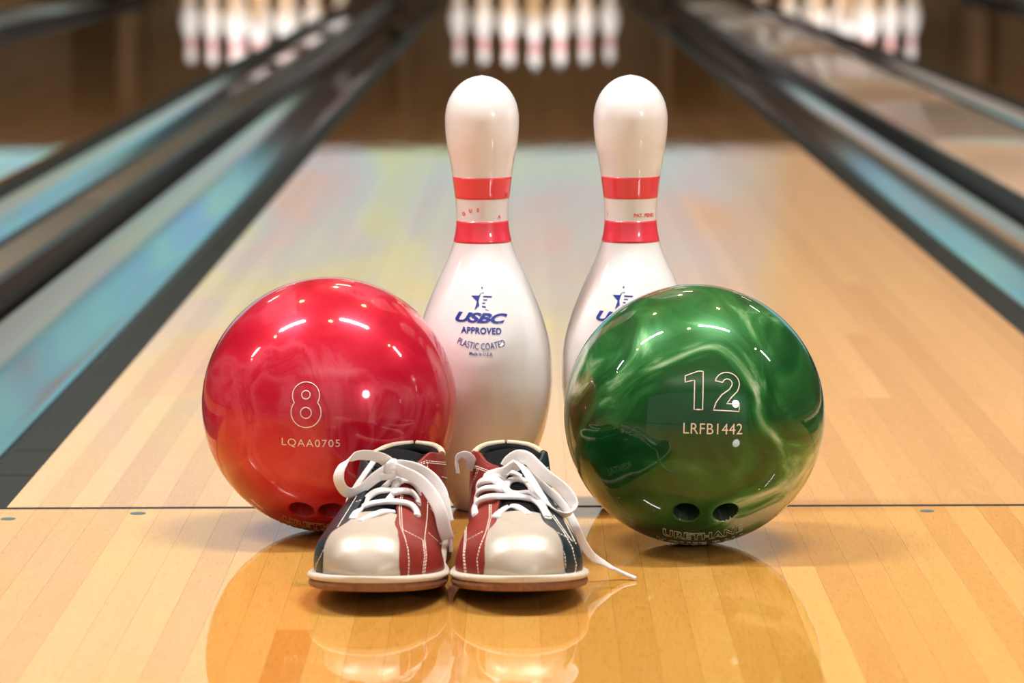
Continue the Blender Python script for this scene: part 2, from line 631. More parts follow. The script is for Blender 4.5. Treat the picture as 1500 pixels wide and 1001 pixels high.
def cap(xa, xb, lab, mat, wide):
    w = xb - xa
    g = empty('division_cap', ((xa + xb) / 2, 0, 0), lab, 'capping', 'cappings between lanes')
    h = 0.034
    ins = 0.016 if not wide else 0.012
    box('side_rail', (-w / 2 + 0.003, -w / 2 + ins + 0.004, 0.015, LANE_Y1, -0.10, h - 0.004), M['dark_rail'], g, 0.003)
    box('side_rail', (w / 2 - ins - 0.004, w / 2 - 0.003, 0.015, LANE_Y1, -0.10, h - 0.004), M['dark_rail'], g, 0.003)
    y = 0.015
    n = 14
    for L_ in (3.05,) * 6:
        ys = [y, y + 0.003, y + L_ - 0.006, y + L_ - 0.003]
        V = []
        for yy in ys:
            for k in range(n + 1):
                t = 2 * k / n - 1
                V.append((t * (w / 2 - ins), yy, h - 0.010 * abs(t) ** 2.5 - (0.002 if yy in (ys[0], ys[-1]) else 0)))
            V += [((w / 2 - ins), yy, h - 0.016), (-(w / 2 - ins), yy, h - 0.016)]
        m = n + 3
        Fc = [(i * m + k, i * m + (k + 1) % m, (i + 1) * m + (k + 1) % m, (i + 1) * m + k) for i in range(3) for k in range(m)]
        Fc += [tuple(range(m - 1, -1, -1)), tuple(3 * m + k for k in range(m))]
        link_mesh('top_plate', V, Fc, mat, g)
        y += L_
    return g


hw = LANE_W / 2
gutter(-hw, -1, 'left gutter of the middle lane, with teal and blue reflections')
gutter(hw, 1, 'right gutter of the middle lane, with turquoise and blue reflections')
gutter(-1.624 + hw, 1, 'gutter on the far side of the narrow grey capping')
gutter(-1.624 - hw, -1, 'gutter on the outer side of the left neighbour lane')
gutter(1.824 - hw, -1, 'gutter on the far side of the wide beige capping')
gutter(1.824 + hw, 1, 'gutter on the outer side of the right neighbour lane')
gutter(-3.448 + hw, 1, 'gutter on the inner side of the farthest left lane')
gutter(3.448 - hw, -1, 'gutter on the inner side of the farthest right lane')
e = hw + GUT_W
cap(-1.624 + e, -e, 'narrow grey-olive capping between the two left gutters', M['cap'], False)
cap(e, 1.824 - e, 'wide beige capping between middle lane and right neighbour lane', M['wide_cap'], True)
cap(-3.448 + e, -1.624 - e, 'wide beige capping at the far top left', M['wide_cap'], True)
cap(1.824 + e, 3.448 - e, 'narrow grey capping right of the right neighbour lane', M['cap'], False)

# pin end: masking unit with mural, mauve valance, pit
mask = empty('masking_unit', (0, 17.9, 0.83), 'long back-lit masking unit with a pastel mural, mirrored in the lanes', 'masking unit')
for k in range(-4, 5):
    box('mural_panel', (k * 1.66 - 0.829, k * 1.66 + 0.829, 0.0, 0.04, 0.0, CEIL - 0.86), M['mural'], mask, 0)
box('valance', (-7.4, 7.4, 0.005, 0.035, -0.205, -0.001), M['valance'], mask)
pit = empty('pinsetter_pit', (0, 19.2, 0), 'dark brown pit behind the pins', 'pit')
box('rear_curtain', (-7.4, 7.4, 0.70, 0.74, -0.1, 1.2), M['pit'], pit)
box('pit_roof', (-7.4, 7.4, -1.2, 0.70, 0.86, 0.90), M['black'], pit)
box('pit_floor', (-7.4, 7.4, -0.09, 0.70, -0.1, -0.06), M['black'], pit)
for a, b in ((-1.624 + e, -e), (e, 1.824 - e), (-3.448 + e, -1.624 - e), (1.824 + e, 3.448 - e)):
    box('kickback', (a + 0.02, b - 0.02, -1.25, 0.69, 0.042, 0.85), M['pit'], pit)

# ------------------------------------------------------------------ pins
IN = 0.0254 * 0.978
PIN = [(0.0, 0.0), (0.90, 0.0), (1.0155, 0.06), (1.10, 0.20), (1.414, 0.75), (1.72, 1.50), (1.953, 2.25), (2.128, 2.80), (2.255, 3.375),
       (2.345, 3.95), (2.383, 4.5), (2.365, 5.2), (2.2815, 5.875), (2.09, 6.60), (1.8515, 7.25), (1.53, 8.00),
       (1.236, 8.625), (1.07, 9.05), (0.9825, 9.375), (0.920, 9.70), (0.8985, 10.0), (0.905, 10.45), (0.935, 10.875),
       (0.985, 11.3), (1.047, 11.75), (1.125, 12.2), (1.203, 12.625), (1.255, 13.1), (1.2735, 13.5)]
cz, cr_ = 13.66, 1.2735
rz_tab = sorted((z, r) for r, z in PIN[2:])


def pin_r(z_in):
    if z_in >= 13.5:
        t = (z_in - 13.5) / 1.5
        return 1.2735 * math.sqrt(max(0, 1 - t * t))
    return interp(rz_tab, z_in)


def pin_profile(n):
    pr = [(0, 0), (0.90, 0), (1.0155, 0.06)]
    z = 0.06
    for k in range(1, n):
        z = 0.06 + (13.5 - 0.06) * k / n
        pr.append((pin_r(z), z))
    m = max(6, n // 5)
    for k in range(m):
        a = math.pi / 2 * k / m
        pr.append((1.2735 * math.cos(a), 13.5 + 1.5 * math.sin(a)))
    pr += [(0.055, 15.0), (0.0, 15.02)]
    return [(r * IN, z * IN) for r, z in pr]


def band(z0, z1, n=10, lift=0.00012, seg=96):
    pr = [(pin_r(z0) * IN - 0.0003, z0 * IN)]
    for k in range(n + 1):
        z = z0 + (z1 - z0) * k / n
        pr.append((pin_r(z) * IN + lift, z * IN))
    pr.append((pin_r(z1) * IN - 0.0003, z1 * IN))
    return lathe(pr, seg)


def make_pin(loc, lab, grp=None, fine=True):
    p = empty('bowling_pin', loc, lab, 'bowling pin', grp)
    V, Fc = lathe(pin_profile(120 if fine else 40), 128 if fine else 40)
    link_mesh('body', V, Fc, M['pin_white'], p)
    for z0, z1 in ((10.80, 11.55), (9.30, 10.04)):
        V, Fc = band(z0, z1, seg=128 if fine else 40)
        s = link_mesh('stripe', V, Fc, M['pin_red'], p)
        s['label'] = 'red band around the neck'
    return p


def copy_tree(o, parent=None):
    c = o.copy()
    C.objects.link(c)
    c.parent = parent
    for ch in list(o.children):
        copy_tree(ch, c)
    return c


def text_mesh(body, size=1.0, outline=None, shear=0.0, offset=0.0, spacing=1.0, align='CENTER', extrude=0.0, res=6):
    cu = bpy.data.curves.new('t', 'FONT')
    cu.body = body
    cu.size = size
    cu.align_x = align
    cu.align_y = 'CENTER'
    cu.shear = shear
    cu.offset = offset
    cu.space_character = spacing
    cu.resolution_u = res
    cu.extrude = extrude
    if outline:
        cu.fill_mode = 'NONE'
        cu.bevel_depth = outline
        cu.bevel_resolution = 1
        cu.extrude = 0
    o = bpy.data.objects.new('t', cu)
    C.objects.link(o)
    bpy.context.view_layer.update()
    dg = bpy.context.evaluated_depsgraph_get()
    me = bpy.data.meshes.new_from_object(o.evaluated_get(dg))
    V = [v.co.copy() for v in me.vertices]
    Fc = [tuple(p.vertices) for p in me.polygons]
    bpy.data.objects.remove(o)
    bpy.data.curves.remove(cu)
    bpy.data.meshes.remove(me)
    return V, Fc


def refine(V, Fc, maxlen):
    """cut long edges so that a flat print can follow a curved surface"""
    bm = bmesh.new()
    bv = [bm.verts.new(v) for v in V]
    for f in Fc:
        try:
            bm.faces.new([bv[i] for i in f])
        except ValueError:
            pass
    bmesh.ops.triangulate(bm, faces=bm.faces[:])
    for _ in range(4):
        es = [e for e in bm.edges if e.calc_length() > maxlen]
        if not es:
            break
        bmesh.ops.subdivide_edges(bm, edges=es, cuts=1)
        bmesh.ops.triangulate(bm, faces=[f for f in bm.faces if len(f.verts) > 3])
    bm.verts.index_update()
    V2 = [v.co.copy() for v in bm.verts]
    F2 = [tuple(v.index for v in f.verts) for f in bm.faces]
    bm.free()
    return V2, F2


PIN_GRP = 'bowling pins beside the balls'
pinL_loc = Vector((0, 0, 0))
yb = -0.014
pl = at_y(708.0, 600, yb)
pr_ = at_y(923.7, 600, yb)
pin_a = make_pin((pl.x, yb, 0), 'white bowling pin with red neck bands and full blue print, left one behind the shoes')
pin_b = make_pin((pr_.x, yb, 0), 'white bowling pin behind the green ball, its blue print half hidden')


def on_pin(V, height_in, ang0, lift=0.00025):
    """flat print (x right, y up in metres, z out) wrapped round the pin; ang0 = angle of its centre"""
    out = []
    for v in V:
        z = height_in * IN + v.y
        r = pin_r(z / IN) * IN
        a = ang0 + v.x / r
        out.append(((r + lift + v.z) * math.cos(a), (r + lift + v.z) * math.sin(a), z))
    return out


def rot2(V, a):
    c, s = math.cos(a), math.sin(a)
    return [Vector((v.x * c - v.y * s, v.x * s + v.y * c, v.z)) for v in V]


def star_logo():
    """half star whose right side turns to stripes"""
    pts = [(math.sin(math.pi * k / 5) * (1 if k % 2 == 0 else 0.42), math.cos(math.pi * k / 5) * (1 if k % 2 == 0 else 0.42)) for k in range(10)]
    V, Fc = [], []
    # left half, its right edge curved in
    left = [(0.02, 0.55), (-0.02, 0.30)] + [pts[9], pts[8], pts[7], pts[6], (-0.14, -0.42), (-0.20, -0.10), (-0.16, 0.18)]
    poly = [pts[0]]
    left = [(-0.03, 0.62), pts[9], pts[8], pts[7], pts[6], (-0.16, -0.45), (-0.25, -0.12), (-0.18, 0.20)]
    n = len(V)
    cx, cy = -0.33, 0.03
    V.append(Vector((cx, cy, 0)))
    V += [Vector((x, y, 0)) for x, y in left]
    for k in range(len(left)):
        Fc.append((n, n + 1 + k, n + 1 + (k + 1) % len(left)))
    def quad(x0, x1, y0, y1, sl=0.0):
        n = len(V)
        V.extend([Vector((x0, y0, 0)), Vector((x1, y0 + sl, 0)), Vector((x1 + 0.05, y1 + sl, 0)), Vector((x0, y1, 0))])
        Fc.append((n, n + 1, n + 2, n + 3))
    quad(0.14, 0.92, 0.22, 0.33)
    quad(0.16, 0.50, -0.02, 0.07)
    quad(0.10, 0.34, -0.28, -0.19)
    quad(0.08, 0.42, -0.54, -0.43, -0.06)
    quad(0.40, 0.56, -0.74, -0.70, -0.05)
    quad(0.60, 0.74, -0.80, -0.77)
    quad(-0.05, 0.04, 0.88, 1.02)
    quad(0.02, 0.16, 0.50, 0.56, 0.05)
    return V, Fc


def pin_print(pin, phi):
    base = -math.pi / 2 + phi
    mm = 0.001
    tilt = R(-2.5)
    items = []
    V, Fc = star_logo()
    V = [Vector((v.x * 0.0092, v.y * 0.0104, 0)) for v in V]
    items.append(('star_emblem', V, Fc, 0.0, 7.46))
    V, Fc = text_mesh('USBC', 0.0125, shear=0.35, offset=0.00055, spacing=0.98)
    w = max(v.x for v in V) - min(v.x for v in V)
    mid = (max(v.x for v in V) + min(v.x for v in V)) / 2
    h = max(v.y for v in V) - min(v.y for v in V)
    my = (max(v.y for v in V) + min(v.y for v in V)) / 2
    V = [Vector(((v.x - mid) * 0.0455 / w, (v.y - my) * 0.0085 / h, 0)) for v in V]
    items.append(('brand_lettering', V, Fc, 0.0, 6.87))
    for nm, s, width, hgt, z, off in (('approved_lettering', 'APPROVED', 0.0345, 0.0055, 6.45, 0.0007),
                                      ('made_lettering', 'Made in U.S.A.', 0.0200, 0.0028, 5.68, 0.0003)):
        V, Fc = text_mesh(s, 0.01, offset=off * 0.45, spacing=1.08)
        x0, x1 = min(v.x for v in V), max(v.x for v in V)
        y0, y1 = min(v.y for v in V), max(v.y for v in V)
        V = [Vector(((v.x - (x0 + x1) / 2) * width / (x1 - x0), (v.y - (y0 + y1) / 2) * hgt / (y1 - y0), 0)) for v in V]
        items.append((nm, V, Fc, 0.0, z))
    # PLASTIC COATED bends down in the middle
    V, Fc = text_mesh('PLASTIC COATED', 0.01)
    x0, x1 = min(v.x for v in V), max(v.x for v in V)
    y0, y1 = min(v.y for v in V), max(v.y for v in V)
    Rr = 0.052
    V2 = []
    for v in V:
        x = (v.x - (x0 + x1) / 2) * 0.0410 / (x1 - x0)
        y = (v.y - (y0 + y1) / 2) * 0.0056 / (y1 - y0)
        a = x / Rr
        V2.append(Vector(((Rr - y) * math.sin(a), -(Rr - y) * math.cos(a) + Rr, 0)))
    items.append(('coated_lettering', V2, Fc, -0.0018, 6.00))
    for nm, V, Fc, dy, z in items:
        V = rot2(V, tilt)
        V, Fc = refine(V, Fc, 0.004)
        V = [Vector((v.x, v.y + dy, v.z)) for v in V]
        o = link_mesh(nm, on_pin(V, z, base), Fc, M['blue_ink'], pin, False)
        md = o.modifiers.new('thick', 'SOLIDIFY')
        md.thickness, md.offset = 0.0001, 0
    # tiny red print between the bands
    marks = [(-26, 10.42, 'U'), (-9, 10.44, 'S'), (-44, 10.30, 'O'), (40, 10.20, 'A')] if pin is pin_a else \
            [(32, 10.24, 'PAT. PEND.'), (-62, 10.26, 'I')]
    for a, z, s in marks:
        V, Fc = text_mesh(s, 0.0042, offset=0.0002)
        o = link_mesh('small_print', on_pin(V, z, -math.pi / 2 + R(a)), Fc, M['red_ink'], pin, False)


pin_print(pin_a, R(-1.0))
pin_print(pin_b, R(-11))

# the racks at the end of the lanes
far = make_pin((0, 0, 0), 'x', 'pins standing on the pin decks', fine=False)
first = True
row_names = ('head pin', 'second row', 'third row', 'back row')
lane_words = {0.0: 'the middle lane', -1.624: 'the left neighbour lane', 1.824: 'the right neighbour lane'}
S12 = 0.3048
for cx in (0.0, -1.624, 1.824):
    for row in range(4):
        for k in range(row + 1):
            x = cx + (k - row / 2) * S12
            y = 18.29 + row * S12 * math.sqrt(3) / 2
            o = far if first else copy_tree(far)
            first = False
            o.location = (x, y, 0)
            if row == 0:
                lab = 'blurred white head pin of the rack on ' + lane_words[cx]
            else:
                side = ('' if row + 1 == 1 else ['leftmost', 'second from left', 'third from left', 'rightmost'][k] if row == 3
                        else ['leftmost', 'middle', 'rightmost'][k] if row == 2 else ['left', 'right'][k])
                lab = 'blurred white pin, %s of the %s on %s' % (side, row_names[row], lane_words[cx])
            o['label'] = lab

# ------------------------------------------------------------------ balls
BALL_R = 0.1056


def ball_mesh(holes, seed=0):
    bm = bmesh.new()
    bmesh.ops.create_icosphere(bm, subdivisions=6, radius=BALL_R)
    hs = [h.normalized() for h in holes]
    for _ in range(2):
        es = [e for e in bm.edges if any((e.verts[0].co.normalized() - h).length < 0.16 for h in hs)]
        bmesh.ops.subdivide_edges(bm, edges=es, cuts=1, use_grid_fill=True)
        bmesh.ops.triangulate(bm, faces=[f for f in bm.faces if len(f.verts) > 3])
        for v in bm.verts:
            v.co = v.co.normalized() * BALL_R
    rin, rout, depth = 0.0100, 0.0126, 0.062
    for v in bm.verts:
        n = v.co.normalized()
        for h in hs:
            if n.dot(h) <= 0:
                continue
            d = v.co - h * v.co.dot(h)
            r = d.length
            if r < rout:
                base = v.co.dot(h)
                if r > rin:
                    t = (rout - r) / (rout - rin)
                    drop = 0.0022 * (1 - math.sqrt(max(0, 1 - t * t)))
                    v.co = d + h * (base - drop)
                else:
                    t = r / rin
                    # walls: the outer tenth falls to the bottom
                    q = min(1.0, (1 - t) / 0.10)
                    rr = rin * (1.0 - 0.02 * q) if t > 0.90 else r * (rin * 0.98) / (0.90 * rin)
                    dn = d.normalized() if r > 1e-6 else Vector((0, 0, 0))
                    v.co = dn * rr + h * (base - 0.0022 - (depth - 0.0022) * q)
    me = bpy.data.meshes.new('ball')
    bm.to_mesh(me)
    bm.free()
    me.polygons.foreach_set('use_smooth', [True] * len(me.polygons))
    return me


def ball_dir(cpx, cpy, rpx, px, py):
    """direction from the centre of the ball to the spot seen at a pixel"""
    x = (px - cpx) / rpx
    y = -(py - cpy) / rpx
    z = math.sqrt(max(0.0, 1 - x * x - y * y))
    return (rt * x + up * y - fwd * z).normalized()


def on_ball(V, n, lift=0.0002, tilt=0.0, bend=0.0):
    """flat print wrapped onto the ball around the direction n, reading upright from the camera"""
    n = n.normalized()
    ex = rt - n * rt.dot(n)
    ex.normalize()
    ey = n.cross(ex)
    c, s = math.cos(tilt), math.sin(tilt)
    out = []
    for v in V:
        x, y = v.x * c - v.y * s, v.x * s + v.y * c
        y += bend * x * x
        d = math.hypot(x, y)
        a = d / BALL_R
        if d < 1e-9:
            w = n
        else:
            w = n * math.cos(a) + (ex * (x / d) + ey * (y / d)) * math.sin(a)
        out.append(w * (BALL_R + lift + v.z))
    return out


def fit(V, w=None, h=None):
    x0, x1 = min(v.x for v in V), max(v.x for v in V)
    y0, y1 = min(v.y for v in V), max(v.y for v in V)
    sx = w / (x1 - x0) if w else None
    sy = h / (y1 - y0) if h else sx
    sx = sx or sy
    return [Vector(((v.x - (x0 + x1) / 2) * sx, (v.y - (y0 + y1) / 2) * sy, v.z)) for v in V]


def tube_loop(pts, r, closed=True, n=6):
    """thin round line through points, flat in z"""
    V, Fc = [], []
    m = len(pts)
    for i, p in enumerate(pts):
        a = pts[(i - 1) % m] if closed or i > 0 else p
        b = pts[(i + 1) % m] if closed or i < m - 1 else p
        t = (b - a).normalized()
        s = Vector((-t.y, t.x, 0))
        for k in range(n):
            g = 2 * math.pi * k / n
            V.append(p + s * (r * math.cos(g)) + Vector((0, 0, r * 0.6 * math.sin(g))))
    for i in range(m if closed else m - 1):
        j = (i + 1) % m
        for k in range(n):
            k2 = (k + 1) % n
            Fc.append((i * n + k, j * n + k, j * n + k2, i * n + k2))
    return V, Fc


def join(parts):
    V, Fc = [], []
    for v, f in parts:
        n = len(V)
        V += v
        Fc += [tuple(n + i for i in q) for q in f]
    return V, Fc


def eight_outline():
    """double line figure 8: outline of two merged rings and the two eyes"""
    P2 = []
    ru, rl, yu, yl = 0.0110, 0.0122, 0.0073, -0.0062
    # intersection of the two circles
    d = yu - yl
    a = (ru * ru - rl * rl + d * d) / (2 * d)
    hh = math.sqrt(ru * ru - a * a)
    yi = yu - a
    a0 = math.atan2(yi - yu, hh)
    a1 = math.pi - a0
    for k in range(33):
        g = a0 + (a1 - a0) * k / 32
        P2.append(Vector((ru * math.cos(g), yu + ru * math.sin(g), 0)))
    b0 = math.atan2(yi - yl, -hh)
    b1 = 2 * math.pi + math.atan2(yi - yl, hh)
    for k in range(1, 32):
        g = b0 + (b1 - b0) * k / 32
        P2.append(Vector((rl * math.cos(g), yl + rl * math.sin(g), 0)))
    parts = [tube_loop(P2, 0.00040)]
    for y, r in ((yu + 0.0006, 0.0034), (yl - 0.0004, 0.0044)):
        parts.append(tube_loop([Vector((r * math.cos(2 * math.pi * k / 24), y + r * math.sin(2 * math.pi * k / 24), 0)) for k in range(24)], 0.00040))
    return join(parts)


def one_two():
    """outlined bold 12"""
    def loop(p, r=0.00042):
        q = []
        m = len(p)
        for i in range(m):
            a, b = Vector((*p[i], 0)), Vector((*p[(i + 1) % m], 0))
            for k in range(3):
                q.append(a.lerp(b, k / 3))
        return tube_loop(q, r)
    one = [(-2.3, 5.2), (-1.8, 9.6), (2.6, 12.0), (5.2, 12.0), (5.2, -12.0), (0.6, -12.0), (0.6, 6.2)]
    one = [(x * 0.001 * 1.45 - 0.0150, y * 0.001 * 1.28) for x, y in one]
    one[0] = (-0.0215, one[0][1] * 0.95)
    one[1] = (-0.0215, one[1][1] * 0.93)
    two = []
    for k in range(13):   # outer top arc
        g = R(170 - 190 * k / 12)
        two.append((7.4 * math.cos(g), 4.9 + 7.1 * math.sin(g)))
    two += [(6.0, 0.2), (2.6, -3.6), (-0.2, -7.6), (7.6, -7.6), (7.6, -12.0), (-8.2, -12.0), (-6.6, -7.2), (-3.4, -2.4), (1.2, 1.2)]
    for k in range(9):    # inner arc back
        g = R(-20 + 190 * k / 8)
        two.append((2.9 * math.cos(g), 4.9 + 2.9 * math.sin(g)))
    two = [(x * 0.00132 + 0.0118, y * 0.001 * 1.28) for x, y in two]
    return join([loop(one), loop(two)])


def make_ball(cpx, cpy, mat, lab, holes_px, rpx):
    # centre of the ball on the sight line at height BALL_R
    d = ray(cpx, cpy)
    c = CAM_LOC + d * ((BALL_R - CAM_LOC.z) / d.z)
    b = empty('bowling_ball', (c.x, c.y, 0), lab, 'bowling ball')
    me = ball_mesh([ball_dir(cpx, cpy, rpx, *h) for h in holes_px])
    me.materials.append(mat)
    me.materials.append(M['hole_shade_red'] if mat is M['ball_red'] else M['hole_shade_green'])
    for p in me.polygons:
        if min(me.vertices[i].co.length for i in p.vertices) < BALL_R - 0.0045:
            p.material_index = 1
    o = bpy.data.objects.new('shell', me)
    C.objects.link(o)
    o.parent = b
    o.location = (0, 0, BALL_R)
    return b, c


def engrave(ball, name, VF, n, mat, **kw):
    V, Fc = VF
    o = link_mesh(name, on_ball(V, n, **kw), Fc, mat, ball, False)
    o.location = (0, 0, BALL_R)
    return o


red, red_c = make_ball(482.5, 592.5, M['ball_red'], 'red pearl bowling ball engraved 8, left behind the shoes', [(448, 744), (491, 745)], 186.5)
grn, grn_c = make_ball(1017.0, 607.5, M['ball_green'], 'green marbled bowling ball engraved 12, right of the shoes', [(999, 746.5), (1056, 746.5)], 191)


def mk(body, w, h, **kw):
    V, Fc = text_mesh(body, 0.02, **kw)
    return refine(fit(V, w, h), Fc, 0.005)


rd = lambda x, y: ball_dir(482.5, 592.5, 186.5, x, y)
gd = lambda x, y: ball_dir(1017, 607.5, 191, x, y)
engrave(red, 'engraved_number', eight_outline(), rd(458.5, 590), M['engrave_cream'])
engrave(red, 'serial_lettering', mk('LQAA0705', 0.0475, 0.0073, spacing=1.15), rd(464.5, 645.5), M['engrave_cream'])
engrave(grn, 'engraved_number', one_two(), gd(1033.5, 570), M['engrave_cream'], tilt=R(-1.5))
engrave(grn, 'serial_lettering', mk('LRFB1442', 0.0470, 0.0085, spacing=1.05), gd(1034.5, 624), M['engrave_cream'], tilt=R(-1.5))
for ball, fn, mat, cxx, yy in ((red, rd, M['engrave_gold'], 475, 777.0), (grn, gd, M['engrave_tan'], 1026, 790.5)):
    pass


def outlined(body, w, h):
    V, Fc = text_mesh(body, 0.02, outline=0.00042, offset=0.0008, res=3, spacing=1.12)
    V = fit(V, w, h)
    z = 0.00022
    return [Vector((v.x, v.y, max(-z, min(z, v.z)))) for v in V], Fc


engrave(red, 'maker_lettering', outlined('URETHANE', 0.0650, 0.0150), rd(475, 768.5), M['engrave_gold'], tilt=R(-1), bend=2.2)
engrave(red, 'maker_lettering', outlined('HOUSE BALL', 0.0740, 0.0150), rd(475, 776.5), M['engrave_gold'], tilt=R(-1), bend=2.0)
engrave(grn, 'maker_lettering', outlined('URETHANE', 0.0650, 0.0150), gd(1026, 782.0), M['engrave_tan'], tilt=R(2), bend=2.2)
engrave(grn, 'maker_lettering', outlined('HOUSE BALL', 0.0740, 0.0150), gd(1026, 795), M['engrave_tan'], tilt=R(2), bend=2.0)
print('BALLS', red_c, grn_c, 'PINS', pl.x, pr_.x)

# ------------------------------------------------------------------ shoes
M['sole'] = P('brown sole leather edge', (0.24, 0.10, 0.042), 0.65, noise_amt=0.55, noise_scale=160, bump=0.6, bump_scale=300)
M['welt'] = P('cream welt', (0.62, 0.54, 0.44), 0.55, noise_amt=0.08, noise_scale=120, bump=0.2, bump_scale=500)
M['cap_leather'] = P('pearl beige leather', (0.50, 0.445, 0.365), 0.42, metal=0.30, bump=0.08, bump_scale=700)
M['red_leather'] = P('brick red leather', (0.215, 0.017, 0.010), 0.45, noise_amt=0.18, noise_scale=90, bump=0.25, bump_scale=600, spec=0.4)
M['navy_leather'] = P('dark navy leather', (0.010, 0.021, 0.030), 0.36, noise_amt=0.25, noise_scale=90, bump=0.25, bump_scale=600, spec=0.45)
M['lining'] = P('black lining', (0.005, 0.005, 0.006), 0.8, bump=0.4, bump_scale=900, spec=0.12)
M['beige_trim'] = P('beige heel trim', (0.60, 0.50, 0.36), 0.45)
M['lace'] = P('white cotton lace', (0.80, 0.78, 0.77), 0.85, bump=0.5, bump_scale=1400)
M['aglet'] = P('lace tip plastic', (0.80, 0.79, 0.78), 0.3, coat=0.5)
M['stitch'] = P('off-white thread', (0.86, 0.78, 0.66), 0.7)
M['eyelet'] = P('white eyelet', (0.72, 0.70, 0.68), 0.4)
M['debossed'] = P('pale lettering', (0.72, 0.72, 0.66), 0.5)

SHOE_L = 0.297
WS = [(0, 0), (0.002, 0.013), (0.006, 0.0225), (0.012, 0.031), (0.022, 0.0375), (0.036, 0.0445), (0.056, 0.0500), (0.08, 0.0521), (0.11, 0.0500),
      (0.145, 0.044), (0.18, 0.0385), (0.215, 0.0365), (0.25, 0.0360), (0.272, 0.0315), (0.286, 0.0235), (0.293, 0.0145), (0.297, 0.0)]
HH = [(0.009, 0.0), (0.0105, 0.0065), (0.0145, 0.0140), (0.022, 0.0225), (0.034, 0.0300), (0.05, 0.0325), (0.07, 0.0345), (0.09, 0.0365),
      (0.10, 0.0385), (0.13, 0.0500), (0.16, 0.0635), (0.18, 0.0710), (0.20, 0.0715), (0.23, 0.0670), (0.26, 0.0640), (0.296, 0.0665)]
GG = [(0.035, 0.0), (0.06, 0.0035), (0.085, 0.0105), (0.103, 0.0165), (0.13, 0.0130), (0.16, 0.0105), (0.178, 0.0125), (0.195, 0.022), (0.22, 0.0275),
      (0.25, 0.0275), (0.272, 0.0240), (0.285, 0.0180), (0.291, 0.0115), (0.2955, 0.0)]
PP = [(0.0, 0.78), (0.07, 0.82), (0.12, 1.0), (0.17, 1.15), (0.22, 1.1), (0.296, 1.0)]
QQ = [(0.0, 0.80), (0.08, 0.85), (0.15, 0.95), (0.22, 1.0), (0.296, 1.0)]
VB_M = [(0.009, 0.030), (0.03, 0.030), (0.055, 0.0275), (0.075, 0.0215), (0.09, 0.0180), (0.103, 0.0165)]
VB_L = [(0.009, 0.032), (0.03, 0.0315), (0.055, 0.0275), (0.075, 0.0205), (0.09, 0.0178), (0.103, 0.0165)]
U0, U1 = 0.009, 0.2958


def zs(u):
    z = 0.0182 * max(0.0, 1 - u / 0.20) ** 1.4
    if u > 0.182:
        t = min(1, (u - 0.182) / 0.03)
        z += 0.008 * t * t * (3 - 2 * t)
    return z


def ws(u):
    return interp(WS, u)


def zb(u):
    return zs(u) + 0.0105


def wu(u):
    a = 1 - 0.006 / 0.052
    # outline of the upper: that of the sole drawn in by some millimetres
    uu = (u - U0) / (U1 - U0) * SHOE_L
    return max(0.0, ws(uu) - 0.0055 * min(1, ws(uu) / 0.02))


def surf(u, s):
    """half width and height of the upper for section parameter s in 0..1 (foot of the wall to the top)"""
    w, g, h = wu(u), min(interp(GG, u), wu(u)), interp(HH, u)
    if u >= 0.24:
        w, g = max(w, 0), min(g, w)
    p, q = interp(PP, u), interp(QQ, u)
    a = s * math.pi / 2
    f = max(0.0, math.cos(a)) ** p
    e = max(0.0, math.sin(a)) ** q
    return g + (w - g) * f, zb(u) + h * e


def s_of_v(u, v):
    w, g, p = wu(u), min(interp(GG, u), wu(u)), interp(PP, u)
    if v >= w:
        return 0.0
    if v <= g:
        return 1.0
    f = (v - g) / (w - g)
    return math.acos(min(1, f ** (1 / p))) * 2 / math.pi


def s_of_z(u, z):
    e = (z - zb(u)) / interp(HH, u)
    e = max(0, min(1, e))
    return math.asin(e ** (1 / interp(QQ, u))) * 2 / math.pi


def top_pt(u, v):
    """point of the toe surface above a signed v"""
    a = abs(v)
    g = min(interp(GG, u), wu(u))
    s = s_of_v(u, a)
    if a <= g:
        crown = 0.0022 * min(1, g / 0.014) * (1 - (a / g) ** 2) if g > 1e-5 else 0
        return zb(u) + interp(HH, u) + crown
    return surf(u, s)[1]


def u_samples(n, a=U0, b=U1):
    out = []
    for k in range(n + 1):
        t = k / n
        t = 0.5 - 0.5 * math.cos(math.pi * t) if (a <= U0 and b >= U1) else t
        out.append(a + (b - a) * t)
    return out


def grid_faces(rows, cols, off=0, flip=False):
    Fc = []
    for i in range(rows - 1):
        for j in range(cols - 1):
            a = off + i * cols + j
            q = (a, a + 1, a + cols + 1, a + cols)
            Fc.append(q[::-1] if flip else q)
    return Fc


